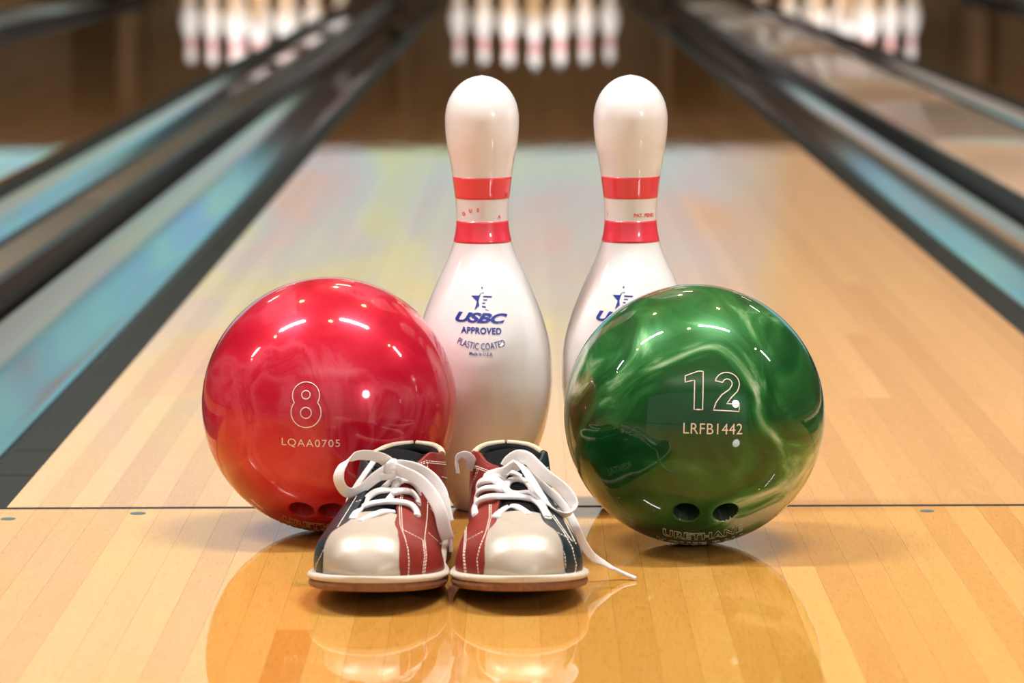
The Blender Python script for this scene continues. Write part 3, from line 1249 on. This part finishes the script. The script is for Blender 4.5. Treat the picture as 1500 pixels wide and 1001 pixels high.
class Shoe:
    def __init__(self, toe_px, heel_px, medial, lab, lean, vb_m, vb_l):
        self.lean, self.vb_m, self.vb_l = lean, vb_m, vb_l
        t = on_floor(toe_px, 903)
        self.y0 = -0.502
        tx = at_y(toe_px, 880, self.y0).x
        hx = at_y(heel_px, 720, self.y0 + SHOE_L).x
        self.ang = math.atan2(tx - hx, SHOE_L)      # turned round z
        self.med = medial
        self.toe = Vector((tx, self.y0, 0))
        # thing origin under the middle of the sole
        self.ydir = Vector((-math.sin(self.ang), math.cos(self.ang), 0))
        self.xdir = Vector((math.cos(self.ang), math.sin(self.ang), 0))
        self.org = self.toe + self.ydir * 0.15
        self.root = empty('bowling_shoe', self.org, lab, 'shoe', 'pair of rental bowling shoes')
        self.bvh_V, self.bvh_F = [], []
        self.build()

    def W(self, u, v, z):
        # the instep leans a little to the outer side, as on a real last
        b = min(1, max(0, (u - 0.01) / 0.05)) * min(1, max(0, (0.235 - u) / 0.06))
        v = v - self.med * self.lean * b * min(1, max(0, (z - zb(u)) / 0.045))
        return self.toe + self.ydir * u + self.xdir * v + Vector((0, 0, z)) - self.org

    def add(self, name, V, Fc, mat, thick=0.0, parent=None, cast=True, smooth=True, off=1):
        o = link_mesh(name, V, Fc, mat, parent or self.root, smooth)
        if thick:
            md = o.modifiers.new('thick', 'SOLIDIFY')
            md.thickness, md.offset = thick, off
        if cast:
            n = len(self.bvh_V)
            self.bvh_V += [Vector(v) + self.org for v in V]
            self.bvh_F += [tuple(n + i for i in f) for f in Fc]
        return o

    def slab(self, name, z_lo, z_hi, grow, mat, us, rnd_=0.0015):
        V, Fc = [], []
        n = None
        for u in us:
            w = max(ws(u) + grow, 0.0004)
            lo, hi = z_lo(u), z_hi(u)
            r = min(rnd_, w * 0.9, (hi - lo) * 0.49)
            ring = [(w - r, lo), (w - r * 0.3, lo + r * 0.3), (w, lo + r), (w, hi - r), (w - r * 0.3, hi - r * 0.3), (w - r, hi)]
            ring = ring + [(-a, b) for a, b in ring[::-1]]
            n = len(ring)
            uu = u
            V += [self.W(uu, a, b) for a, b in ring]
        m = len(us)
        for i in range(m - 1):
            for j in range(n):
                j2 = (j + 1) % n
                Fc.append((i * n + j, i * n + j2, (i + 1) * n + j2, (i + 1) * n + j))
        Fc.append(tuple(range(n - 1, -1, -1)))
        Fc.append(tuple((m - 1) * n + j for j in range(n)))
        return self.add(name, V, Fc, mat)

    def bound(self, tab, shift, u):
        return interp(tab, u) + shift * min(1, max(0, (0.103 - u) / 0.06))

    def side_patch(self, name, sg, ulist, s_lo, s_hi, ns, mat, lift, thick, cast=True):
        V = []
        for u in ulist:
            a, b = s_lo(u), s_hi(u)
            for k in range(ns + 1):
                s = a + (b - a) * k / ns
                v, z = surf(u, s)
                # lift along an approximate outward normal
                v2, z2 = surf(u, min(1, s + 0.01))
                v1, z1 = surf(u, max(0, s - 0.01))
                n = Vector((z2 - z1, v1 - v2))
                n = n.normalized() if n.length > 1e-9 else Vector((1, 0))
                nu = 0.0
                if u < 0.03:
                    nu = -lift * (1 - (u - U0) / (0.03 - U0)) * 0.8
                if u > 0.28:
                    nu = lift * (u - 0.28) / (U1 - 0.28)
                V.append(self.W(u + nu, sg * (v + n.x * lift), z + n.y * lift))
        Fc = grid_faces(len(ulist), ns + 1, flip=(sg < 0))
        Fc = [f[::-1] for f in Fc]
        return self.add(name, V, Fc, mat, thick, cast=cast, off=-1)

    def build(self):
        m = self.med
        US = u_samples(110, 0.0, SHOE_L)
        US = [SHOE_L * (0.5 - 0.5 * math.cos(math.pi * k / 110)) for k in range(111)]
        self.slab('sole', lambda u: zs(u), lambda u: zs(u) + 0.0066, -0.0006, M['sole'], US, 0.0032)
        self.slab('welt', lambda u: zs(u) + 0.0064, lambda u: zs(u) + 0.0112, 0.0003, M['welt'], US, 0.0024)
        hu = [0.213 + (0.2935 - 0.213) * k / 24 for k in range(25)]
        self.slab('heel_block', lambda u: 0.0, lambda u: zs(u) + 0.0004, -0.0015, M['sole'], hu)
        # toe cap
        n_u, n_v = 64, 40
        ul = [U0 + (0.106 - U0) * (k / n_u) ** 1.6 for k in range(n_u + 1)]
        V = []
        for u in ul:
            vm, vl = min(self.bound(VB_M, self.vb_m, u) + 0.003, wu(u)), min(self.bound(VB_L, self.vb_l, u) + 0.003, wu(u))
            a, b = (-vl, vm) if m > 0 else (-vm, vl)
            for k in range(n_v + 1):
                t = k / n_v
                v = a + (b - a) * t
                V.append(self.W(u, v, top_pt(u, v)))
        self.add('toe_cap', V, [f[::-1] for f in grid_faces(n_u + 1, n_v + 1)][:], M['cap_leather'], 0.0012, off=-1)
        # side panels, medial red and lateral navy
        us = [U0 + (U1 - U0) * (0.5 - 0.5 * math.cos(math.pi * k / 150)) for k in range(151)]

        def lim(tab, sh):
            def f(u):
                if u <= 0.103:
                    return s_of_v(u, self.bound(tab, sh, u))
                g0 = interp(GG, u)
                return 1.0
            return f
        cut = {}
        for sg, tab, mat, nm in ((m, VB_M, M['red_leather'], 'medial_panel'), (-m, VB_L, M['navy_leather'], 'lateral_panel')):
            sh = self.vb_m if sg == m else self.vb_l
            f = lim(tab, sh)
            lst = [u for u in us if wu(u) > self.bound(tab, sh, u) + 0.0008 or u > 0.10]
            o = self.side_patch(nm, sg, lst, lambda u: 0.0, f, 22, mat, 0.0014, 0.0016)
            o['label'] = 'brick red leather side panel' if sg == m else 'dark navy leather side panel'
        # lining and insole
        lu = [0.11 + (U1 - 0.002 - 0.11) * k / 60 for k in range(61)]
        for sg in (-1, 1):
            V = []
            for u in lu:
                for k in range(13):
                    s = 0.06 + 0.91 * k / 12
                    v, z = surf(u, s)
                    V.append(self.W(min(u, 0.2925), sg * max(0.0003, v - 0.0026), z - 0.0005))
            self.add('lining', V, grid_faces(61, 13, flip=(sg > 0)), M['lining'], 0.001, cast=True, off=0)
        V = []
        for u in lu:
            for k in range(9):
                t = -1 + 2 * k / 8
                V.append(self.W(min(u, 0.2925), t * max(0.0005, wu(u) - 0.003), zb(u) + 0.0035 + 0.004 * t * t))
        self.add('insole', V, grid_faces(61, 9), M['lining'], 0.002)
        # tongue
        V = []
        tu = [0.094 + (0.205 - 0.094) * k / 40 for k in range(41)]
        for u in tu:
            hw_ = (interp(GG, u) if u < 0.165 else 0.0115 + (u - 0.165) * 0.16) + 0.007
            hw_ = min(hw_, 0.0215)
            top = zb(u) + interp(HH, u)
            if u > 0.18:
                top += (u - 0.18) * 0.25
            for k in range(13):
                t = -1 + 2 * k / 12
                V.append(self.W(u, t * hw_, top - 0.0030 - 0.0045 * t * t))
        self.add('tongue', V, grid_faces(41, 13), M['lining'], 0.0022)
        # rim of the collar: piping in the colour of each section
        for sg, mat in ((m, M['red_leather']), (-m, M['navy_leather'])):
            self.rim('collar_rim', sg, 0.172, 0.250, mat, 0.0017)
            self.rim('heel_trim', sg, 0.250, 0.2950, M['beige_trim'], 0.0026)
            self.rim('collar_padding', sg, 0.185, 0.2940, M['lining'], 0.0042, inset=0.0040, drop=0.0038)
        # thin beige pull strip down the back
        V = []
        for k in range(13):
            s = 0.02 + 0.96 * k / 12
            z = zb(U1) + interp(HH, U1) * math.sin(s * math.pi / 2)
            for t in (-1, -0.5, 0, 0.5, 1):
                V.append(self.W(U1 + 0.0018 - 0.0010 * t * t, t * 0.006, z))
        self.add('heel_strip', V, grid_faces(13, 5), M['beige_trim'], 0.001)
        self.bvh = BVHTree.FromPolygons(self.bvh_V, self.bvh_F)
        # lettering on the outer side near the heel
        Vt, Ft = text_mesh('RENTAL', 0.012, offset=0.0003)
        Vt, Ft = refine(fit(Vt, 0.056, 0.0125), Ft, 0.004)
        sg = -m
        out = []
        for v in Vt:
            u = 0.226 + (v.x if sg > 0 else -v.x)
            zz = 0.036 + v.y
            s = s_of_z(u, zz)
            vv, z = surf(u, s)
            out.append(self.W(u, sg * (vv + 0.0026), z))
        if sg < 0:
            pass
        o = link_mesh('rental_lettering', out, Ft, M['debossed'], self.root, False)
        o['label'] = 'the word RENTAL on the outer side'

    def rim(self, name, sg, ua, ub, mat, r, inset=0.0, drop=0.0, n=10):
        pts = []
        N = 40
        for k in range(N + 1):
            u = ua + (ub - ua) * k / N
            g = min(interp(GG, u), wu(u))
            pts.append(self.W(u - inset * (0.7 if u > 0.285 else 0), sg * max(0.0, g - inset), zb(u) + interp(HH, u) - drop))
        V, Fc = [], []
        for i, p in enumerate(pts):
            t = (pts[min(i + 1, N)] - pts[max(i - 1, 0)]).normalized()
            s = t.cross(Vector((0, 0, 1))).normalized()
            w = s.cross(t)
            for k in range(n):
                a = 2 * math.pi * k / n
                V.append(p + s * (r * math.cos(a)) + w * (r * math.sin(a)))
        for i in range(N):
            for k in range(n):
                k2 = (k + 1) % n
                Fc.append((i * n + k, i * n + k2, (i + 1) * n + k2, (i + 1) * n + k))
        Fc += [tuple(range(n)), tuple(N * n + k for k in range(n - 1, -1, -1))]
        return self.add(name, V, Fc, mat)

    # --- tracing on the real surface
    def hit(self, px, py):
        d = ray(px, py)
        loc, nrm, idx, dist = self.bvh.ray_cast(CAM_LOC, d)
        if loc is None:
            return None, None
        if nrm.dot(d) > 0:
            nrm = -nrm
        return loc, nrm

    def stitches(self, lines):
        V, Fc = [], []
        miss = 0
        for ln in lines:
            pts = []
            for (x0, y0), (x1, y1) in zip(ln, ln[1:]):
                m_ = max(2, int(math.hypot(x1 - x0, y1 - y0) / 1.0))
                for k in range(m_):
                    t = k / m_
                    p, n = self.hit(x0 + (x1 - x0) * t, y0 + (y1 - y0) * t)
                    if p is None:
                        miss += 1
                        pts.append(None)
                    else:
                        pts.append((p, n))
            # walk along with dashes
            acc, on, start = 0.0, True, None
            run = []
            for a, b in zip(pts, pts[1:]):
                if a is None or b is None or (a[0] - b[0]).length > 0.006:
                    run, acc, on = [], 0, True
                    continue
                if not run:
                    run = [a]
                L_ = (b[0] - a[0]).length
                acc += L_
                run.append(b)
                if on and acc >= 0.00135:
                    self.dash(run[0], run[-1], V, Fc)
                    on, acc, run = False, 0, []
                elif not on and acc >= 0.0009:
                    on, acc, run = True, 0, []
        o = link_mesh('stitching', V, Fc, M['stitch'], self.root, False)
        o['kind'] = 'stuff'
        print('stitch miss', miss, 'verts', len(V))

    def dash(self, a, b, V, Fc):
        r = 0.00042
        p, q = a[0] - self.org + a[1] * 0.0002, b[0] - self.org + b[1] * 0.0002
        t = (q - p)
        if t.length < 1e-5:
            return
        t.normalize()
        n = a[1]
        s = t.cross(n).normalized()
        base = len(V)
        for c, k in ((p - t * r * 0.5, 0.5), (p + t * r, 1), (q - t * r, 1), (q + t * r * 0.5, 0.5)):
            V += [c + s * r * k, c + n * r * k, c - s * r * k, c - n * r * k]
        for i in range(3):
            for k in range(4):
                k2 = (k + 1) % 4
                Fc.append((base + i * 4 + k, base + i * 4 + k2, base + (i + 1) * 4 + k2, base + (i + 1) * 4 + k))
        Fc.append((base + 3, base + 2, base + 1, base))
        Fc.append((base + 12, base + 13, base + 14, base + 15))

    def ribbon(self, pts, width=0.0064, thick=0.0032, name='lace', mat=None, taper=None):
        """pts: (px, py, lift_mm) on the shoe, or (px, py, 'Y', depth, (binormal)) free in the air"""
        ctl = []
        for p in pts:
            if len(p) == 3:
                h, n = self.hit(p[0], p[1])
                if h is None:
                    print('lace miss', p)
                    continue
                ctl.append([h + n * (p[2] * 0.001), n, None])
            else:
                q = at_y(p[0], p[1], p[3]) if p[2] == 'Y' else on_floor(p[0], p[1], p[3])
                ctl.append([q, None, Vector(p[4])])
        N = len(ctl)
        for i, c in enumerate(ctl):
            t = (ctl[min(i + 1, N - 1)][0] - ctl[max(i - 1, 0)][0]).normalized()
            if c[2] is None:
                c[2] = c[1].cross(t).normalized()
            else:
                c[2] = (c[2] - t * c[2].dot(t)).normalized()
            if i and c[2].dot(ctl[i - 1][2]) < 0:
                c[2] = -c[2]
        P_, B_ = [], []
        sub = 8
        for i in range(N - 1):
            p0, p1, p2, p3 = (ctl[max(i - 1, 0)][0], ctl[i][0], ctl[i + 1][0], ctl[min(i + 2, N - 1)][0])
            for k in range(sub + (1 if i == N - 2 else 0)):
                t = k / sub
                q = 0.5 * ((2 * p1) + (p2 - p0) * t + (2 * p0 - 5 * p1 + 4 * p2 - p3) * t * t + (3 * p1 - p0 - 3 * p2 + p3) * t ** 3)
                P_.append(q)
                B_.append(ctl[i][2].lerp(ctl[i + 1][2], t))
        V, Fc = [], []
        m = 12
        T = len(P_)
        for i, p in enumerate(P_):
            t = (P_[min(i + 1, T - 1)] - P_[max(i - 1, 0)]).normalized()
            b = (B_[i] - t * B_[i].dot(t)).normalized()
            n = t.cross(b)
            wd, th = width / 2, thick / 2
            if taper:
                wd, th = taper(i / (T - 1), wd, th)
            for k in range(m):
                a = 2 * math.pi * k / m
                ca, sa = math.cos(a), math.sin(a)
                x = math.copysign(abs(ca) ** 0.6, ca) * wd
                y = math.copysign(abs(sa) ** 0.8, sa) * th
                if k in (2, 4, 8, 10):
                    y *= 1.12
                V.append(p + b * x + n * y - self.org)
        for i in range(T - 1):
            for k in range(m):
                k2 = (k + 1) % m
                Fc.append((i * m + k, i * m + k2, (i + 1) * m + k2, (i + 1) * m + k))
        Fc += [tuple(range(m - 1, -1, -1)), tuple((T - 1) * m + k for k in range(m))]
        return link_mesh(name, V, Fc, mat or M['lace'], self.root)

    def eyelets(self, lst):
        for px, py in lst:
            h, n = self.hit(px, py)
            if h is None:
                continue
            q = n.to_track_quat('Z', 'Y').to_matrix()
            V, Fc = [], []
            for i in range(16):
                a = 2 * math.pi * i / 16
                for k in range(6):
                    b = 2 * math.pi * k / 6
                    r = 0.0023 + 0.0008 * math.cos(b)
                    V.append(q @ Vector((r * math.cos(a), r * math.sin(a), 0.0008 * math.sin(b) + 0.0003)) + h - self.org)
            for i in range(16):
                for k in range(6):
                    Fc.append((i * 6 + k, ((i + 1) % 16) * 6 + k, ((i + 1) % 16) * 6 + (k + 1) % 6, i * 6 + (k + 1) % 6))
            o = link_mesh('eyelet', V, Fc, M['eyelet'], self.root)

    def knot(self, px, py, Y, sx=0.0062, sy=0.0050, sz=0.0062, name='knot'):
        c = at_y(px, py, Y) - self.org
        V, Fc = [], []
        nu, nv = 24, 14
        for j in range(nv + 1):
            th = math.pi * j / nv
            for i in range(nu):
                ph = 2 * math.pi * i / nu
                rr = 1 + 0.10 * math.sin(3 * ph + 2 * th) + 0.06 * math.sin(5 * th + ph)
                V.append(c + Vector((sx * rr * math.sin(th) * math.cos(ph), sy * rr * math.sin(th) * math.sin(ph), sz * rr * math.cos(th))))
        for j in range(nv):
            for i in range(nu):
                i2 = (i + 1) % nu
                Fc.append((j * nu + i, (j + 1) * nu + i, (j + 1) * nu + i2, j * nu + i2))
        return link_mesh(name, V, Fc, M['lace'], self.root)


def cv(ox, oy, k, pts):
    return [(ox + x / k, oy + y / k) for x, y in pts]


shoeL = Shoe(532, 609, 1, 'left rental bowling shoe, navy side outward, tied with a big lace bow', 0.006, -0.007, 0.001)
shoeR = Shoe(769, 741, -1, 'rental bowling shoe right of the pair, its loose lace end trailing on the floor', 0.001, -0.003, -0.003)

A = lambda *pts: cv(440, 640, 4.004, pts)
B = lambda *pts: cv(650, 640, 4.004, pts)
shoeL.stitches([
    A((592, 330), (580, 420), (585, 520), (612, 590), (630, 660), (636, 730), (632, 828)),
    A((602, 330), (592, 420), (597, 520), (600, 545)),
    A((748, 320), (742, 480), (728, 600), (738, 700), (724, 828)),
    A((718, 610), (728, 700), (714, 828)),
    A((597, 545), (720, 608)),
    A((760, 420), (815, 480), (842, 535), (842, 580), (825, 632), (745, 560)),
    A((690, 160), (740, 142), (885, 156)), A((690, 170), (740, 153), (885, 168)),
    A((745, 150), (742, 205)),
    A((830, 236), (862, 245), (882, 275)),
    A((330, 350), (250, 480), (150, 640), (95, 750), (88, 800)),
    A((320, 495), (255, 545), (195, 620), (160, 680)), A((300, 495), (240, 540), (175, 590)),
    A((325, 383), (425, 350)), A((390, 303), (462, 305)), A((530, 222), (460, 322)), A((470, 230), (520, 228)), A((470, 222), (515, 218)),
    A((375, 500), (470, 492), (560, 484)), A((385, 507), (470, 500), (560, 492)),
])
shoeR.stitches([
    B((207, 190), (165, 300), (137, 440), (132, 600), (122, 700), (137, 830)),
    B((198, 190), (158, 300), (130, 440), (124, 600), (116, 700), (128, 820)),
    B((268, 400), (268, 470), (248, 560), (212, 650), (196, 720), (208, 835)),
    B((278, 400), (278, 470), (258, 560)),
    B((132, 610), (248, 548)),
    B((75, 250), (120, 233), (168, 233)), B((72, 325), (108, 288), (158, 268)),
    B((90, 150), (200, 176), (282, 208)), B((90, 160), (200, 187), (275, 216)),
    B((75, 632), (122, 572)), B((75, 480), (125, 420)),
    B((540, 460), (600, 535), (682, 622), (710, 700), (716, 825)),
    B((490, 260), (600, 415), (705, 565), (752, 650), (776, 750), (764, 830)),
    B((605, 535), (725, 592), (768, 622)),
    B((645, 462), (755, 620)), B((700, 480), (780, 640)),
    B((575, 200), (615, 178)), B((580, 208), (618, 186)),
    B((315, 492), (400, 475), (510, 470)), B((315, 485), (400, 467), (510, 462)),
])

lb = M['lace']
# ---- laces of the left shoe (pixels of the traced crossings, lift in mm)
shoeL.eyelets(A((683, 462), (690, 393), (694, 330), (318, 486), (380, 405)))
shoeL.ribbon([(*A((560, 455))[0], 1.2), (*A((490, 455))[0], 2.0), (*A((420, 480))[0], 2.0), (*A((352, 505))[0], 1.0)], width=0.006)
shoeL.ribbon([(*A((690, 395))[0], 0.2), (*A((676, 372))[0], 1.6), (*A((640, 342))[0], 2.6), (*A((585, 340))[0], 3.2), (*A((545, 362))[0], 3.2), (*A((505, 405))[0], 2.0)])
shoeL.ribbon([(*A((370, 412))[0], 1.0), (*A((400, 375))[0], 2.6), (*A((455, 345))[0], 3.6), (*A((530, 335))[0], 3.0), (*A((575, 345))[0], 2.0)], width=0.0072)
shoeL.ribbon([(*A((695, 332))[0], 0.2), (*A((680, 312))[0], 1.6), (*A((645, 282))[0], 2.6), (*A((595, 276))[0], 3.6), (*A((560, 300))[0], 3.6), (*A((545, 325))[0], 2.6)])
shoeL.ribbon([(*A((480, 318))[0], 1.0), (*A((520, 290))[0], 2.6), (*A((565, 262))[0], 3.4), (*A((620, 255))[0], 3.0)], width=0.0055)
shoeL.ribbon([(*A((686, 468))[0], 0.2), (*A((672, 448))[0], 2.0), (*A((635, 418))[0], 3.2), (*A((560, 408))[0], 4.0), (*A((470, 412))[0], 4.0),
              (*A((400, 422))[0], 3.2), (*A((355, 440))[0], 2.0), (*A((325, 465))[0], 1.6), (*A((305, 492))[0], 1.0)], width=0.0060)
YK = -0.345
shoeL.ribbon([(545, 700, 'Y', YK - 0.006, (0.2, 0, 1)), (573, 697, 'Y', YK - 0.008, (1, 0, 0.1)), (576, 690, 'Y', YK - 0.008, (1, 0, 0)), (575, 682, 'Y', YK - 0.003, (1, 0, 0))], width=0.006)
bl = (0.30, -0.50, 0.80)
shoeL.ribbon([(575, 684, 'Y', YK, (0.5, -0.2, 0.8)), (560, 672, 'Y', YK - 0.004, bl), (538, 667, 'Y', YK - 0.010, bl), (519, 669, 'Y', YK - 0.016, bl),
              (503, 681, 'Y', YK - 0.022, (0.75, -0.6, 0.3)), (496, 698, 'Y', YK - 0.026, (0.8, -0.6, 0.0)), (500, 713, 'Y', YK - 0.026, (0.7, -0.6, 0.4)),
              (512, 722, 'Y', YK - 0.022, (0.2, -0.5, 0.8)), (530, 716, 'Y', YK - 0.016, (-0.1, -0.5, 0.85)), (550, 700, 'Y', YK - 0.010, (-0.3, -0.4, 0.85)),
              (573, 685, 'Y', YK - 0.002, (-0.3, -0.3, 0.9))], width=0.0105, thick=0.0014, name='lace_loop')
shoeL.ribbon([(549, 674, 'Y', YK + 0.006, (0.8, -0.3, 0.3)), (528, 704, 'Y', YK + 0.0, (0.8, -0.3, 0.3)), (514, 727, 'Y', YK - 0.002, (0.8, -0.3, 0.3)),
              (510, 740, 'Y', YK - 0.003, (0.8, -0.3, 0.3))], width=0.0055, thick=0.0013)
shoeL.ribbon([(511, 738, 'Y', YK - 0.003, (0.8, -0.3, 0.3)), (505, 752, 'Y', YK - 0.004, (0.8, -0.3, 0.3))], width=0.0030, thick=0.0024, name='lace_tip', mat=M['aglet'])
br = (0.35, -0.6, 0.7)
shoeL.ribbon([(577, 684, 'Y', YK - 0.002, (0.2, -0.4, 0.9)), (594, 683, 'Y', YK - 0.012, (0.1, -0.5, 0.85)), (615, 689, 'Y', YK - 0.020, (0.3, -0.5, 0.8)), (633, 702, 'Y', YK - 0.028, (0.7, -0.5, 0.5)),
              (646, 722, 'Y', YK - 0.036, (0.9, -0.4, 0.2)), (651, 745, 'Y', YK - 0.042, (0.95, -0.3, 0.1)), (655, 765, 'Y', YK - 0.046, (1, -0.2, 0))], width=0.0105, thick=0.0016, name='lace_loop')
shoeL.ribbon([(578, 687, 'Y', YK - 0.006, (0.1, -0.4, 0.9)), (596, 694, 'Y', YK - 0.020, (0.2, -0.5, 0.85)), (616, 706, 'Y', YK - 0.032, (0.6, -0.5, 0.6)), (633, 726, 'Y', YK - 0.042, (0.9, -0.4, 0.3)),
              (645, 750, 'Y', YK - 0.050, (0.95, -0.3, 0.1)), (651, 775, 'Y', YK - 0.052, (1, -0.2, 0)), (656, 790, 'Y', YK - 0.050, (1, -0.2, 0))], width=0.0105, thick=0.0016, name='lace_loop')
shoeL.ribbon([(655, 762, 'Y', YK - 0.046, (1, -0.2, 0)), (658, 782, 'Y', YK - 0.048, (1, -0.2, 0)), (661, 809, 'Y', YK - 0.050, (1, -0.2, 0))], width=0.0030, thick=0.0024, name='lace_tip', mat=M['aglet'])
shoeL.knot(575, 685, YK - 0.006)

# ---- laces of the right shoe
shoeR.eyelets(B((250, 236), (207, 332), (192, 392), (185, 460), (452, 240), (612, 478)))
shoeR.ribbon([(*B((300, 480))[0], 0.8), (*B((350, 445))[0], 2.0), (*B((420, 425))[0], 2.0), (*B((500, 465))[0], 1.0)], width=0.0062)
shoeR.ribbon([(*B((196, 392))[0], 0.3), (*B((205, 355))[0], 1.8), (*B((240, 325))[0], 2.8), (*B((300, 322))[0], 3.4), (*B((360, 345))[0], 3.6),
              (*B((430, 358))[0], 3.6), (*B((500, 352))[0], 3.4), (*B((560, 375))[0], 2.6), (*B((595, 415))[0], 1.2)], width=0.0056)
shoeR.ribbon([(*B((205, 332))[0], 0.3), (*B((215, 290))[0], 1.8), (*B((255, 270))[0], 3.0), (*B((310, 278))[0], 3.6), (*B((350, 315))[0], 3.6), (*B((385, 350))[0], 3.0)], width=0.0072)
shoeR.ribbon([(*B((365, 330))[0], 3.2), (*B((380, 290))[0], 3.6), (*B((430, 272))[0], 3.6), (*B((480, 285))[0], 2.8), (*B((512, 310))[0], 1.8), (*B((520, 335))[0], 0.6)], width=0.0066)
shoeR.ribbon([(*B((250, 240))[0], 0.4), (*B((270, 250))[0], 1.8), (*B((310, 252))[0], 3.0), (*B((350, 262))[0], 3.4), (*B((362, 290))[0], 3.0)], width=0.0045)
shoeR.ribbon([(*B((352, 262))[0], 3.0), (*B((375, 238))[0], 3.6), (*B((410, 238))[0], 3.6), (*B((452, 244))[0], 0.8)], width=0.0050)
shoeR.ribbon([(*B((186, 462))[0], 0.3), (*B((196, 425))[0], 2.4), (*B((228, 392))[0], 3.6), (*B((290, 380))[0], 4.4), (*B((370, 385))[0], 5.0), (*B((450, 388))[0], 5.0),
              (*B((520, 400))[0], 4.2), (*B((575, 430))[0], 3.0), (*B((608, 476))[0], 0.6)], width=0.0060)
YR = -0.340
shoeR.ribbon([(*B((248, 238))[0], 1.0), (*B((290, 225))[0], 2.2), (738, 690, 'Y', YR - 0.006, (0.3, -0.3, 0.9)), (750, 681, 'Y', YR - 0.006, (0.3, -0.3, 0.9)), (756, 676, 'Y', YR - 0.003, (0.3, -0.3, 0.9))], width=0.0065)
shoeR.ribbon([(742, 684, 'Y', YR - 0.002, (0.7, -0.3, 0.7)), (748, 675, 'Y', YR - 0.004, (0.6, -0.4, 0.7)), (759, 669, 'Y', YR - 0.008, (0.6, -0.4, 0.7)), (773, 672, 'Y', YR - 0.014, (0.7, -0.4, 0.55)), (785, 683, 'Y', YR - 0.020, (0.75, -0.4, 0.5)),
              (801, 698, 'Y', YR - 0.027, (0.6, -0.4, 0.7)), (818, 710, 'Y', YR - 0.033, (0.4, -0.5, 0.75)), (832, 724, 'Y', YR - 0.040, (0.8, -0.6, 0.2)), (840, 740, 'Y', YR - 0.045, (0.7, -0.7, 0)),
              (836, 752, 'Y', YR - 0.047, (0.3, -0.8, 0.5)), (822, 754, 'Y', YR - 0.046, (0, -0.8, 0.6)), (808, 744, 'Y', YR - 0.042, (-0.5, -0.6, 0.6)), (794, 727, 'Y', YR - 0.036, (-0.7, -0.5, 0.4)),
              (780, 706, 'Y', YR - 0.028, (-0.8, -0.4, 0.4)), (768, 687, 'Y', YR - 0.018, (-0.8, -0.4, 0.4)), (758, 678, 'Y', YR - 0.010, (-0.8, -0.3, 0.5))], width=0.0104, thick=0.0016, name='lace_loop')
shoeR.knot(757, 680, YR - 0.003, 0.0052, 0.0045, 0.0050)


def floor_pt(px, py, z=0.0016):
    return (px, py, 'Z', z, (0.5, 0.8, 0.2))


shoeR.ribbon([(768, 688, 'Y', YR - 0.008, (0.8, -0.4, 0.4)), (795, 712, 'Y', YR - 0.012, (0.8, -0.4, 0.4)), (815, 730, 'Y', YR - 0.018, (0.9, -0.3, 0.2)), (830, 748, 'Y', YR - 0.024, (0.95, -0.3, 0.0)), (843, 772, 'Y', YR - 0.034, (1, -0.2, 0)),
              (853, 795, 'Y', YR - 0.030, (1, 0.1, 0)), (867, 815, 'Y', YR - 0.026, (0.9, 0.4, 0.1)), (882, 824, 'Y', YR - 0.022, (0.7, 0.7, 0.2)),
              (898, 833.5, 'Y', YR - 0.019, (0.6, 0.8, 0.2))], width=0.0066, thick=0.0016,
             taper=lambda t, w, h: (w * (1 - 0.45 * max(0, (t - 0.8) / 0.2)), h))
shoeR.ribbon([(896, 832.5, 'Y', YR - 0.019, (0.6, 0.8, 0.2)), (912, 840, 'Y', YR - 0.0165, (0.6, 0.8, 0.2)), (931, 848, 'Z', 0.0016, (0.6, 0.8, 0.2))], width=0.0030, thick=0.0028, name='lace_tip', mat=M['aglet'])
# the small loop that peeks over the inner side
shoeR.ribbon([(671, 694, 'Y', -0.300, (0.3, -0.9, 0.2)), (669, 678, 'Y', -0.300, (0.3, -0.9, 0.3)), (673, 669, 'Y', -0.302, (0.1, -0.6, 0.8)), (681, 667, 'Y', -0.302, (0.2, -0.5, 0.8)),
              (688, 671, 'Y', -0.300, (0.5, -0.5, 0.6)), (692, 682, 'Y', -0.296, (0.8, -0.4, 0.3)), (693, 690, 'Y', -0.294, (0.8, -0.4, 0.3))], width=0.0085, thick=0.0014, name='lace_loop')
print('tip', on_floor(931, 848, 0.0016), at_y(912, 840, YR - 0.0165), at_y(898, 833.5, YR - 0.019))
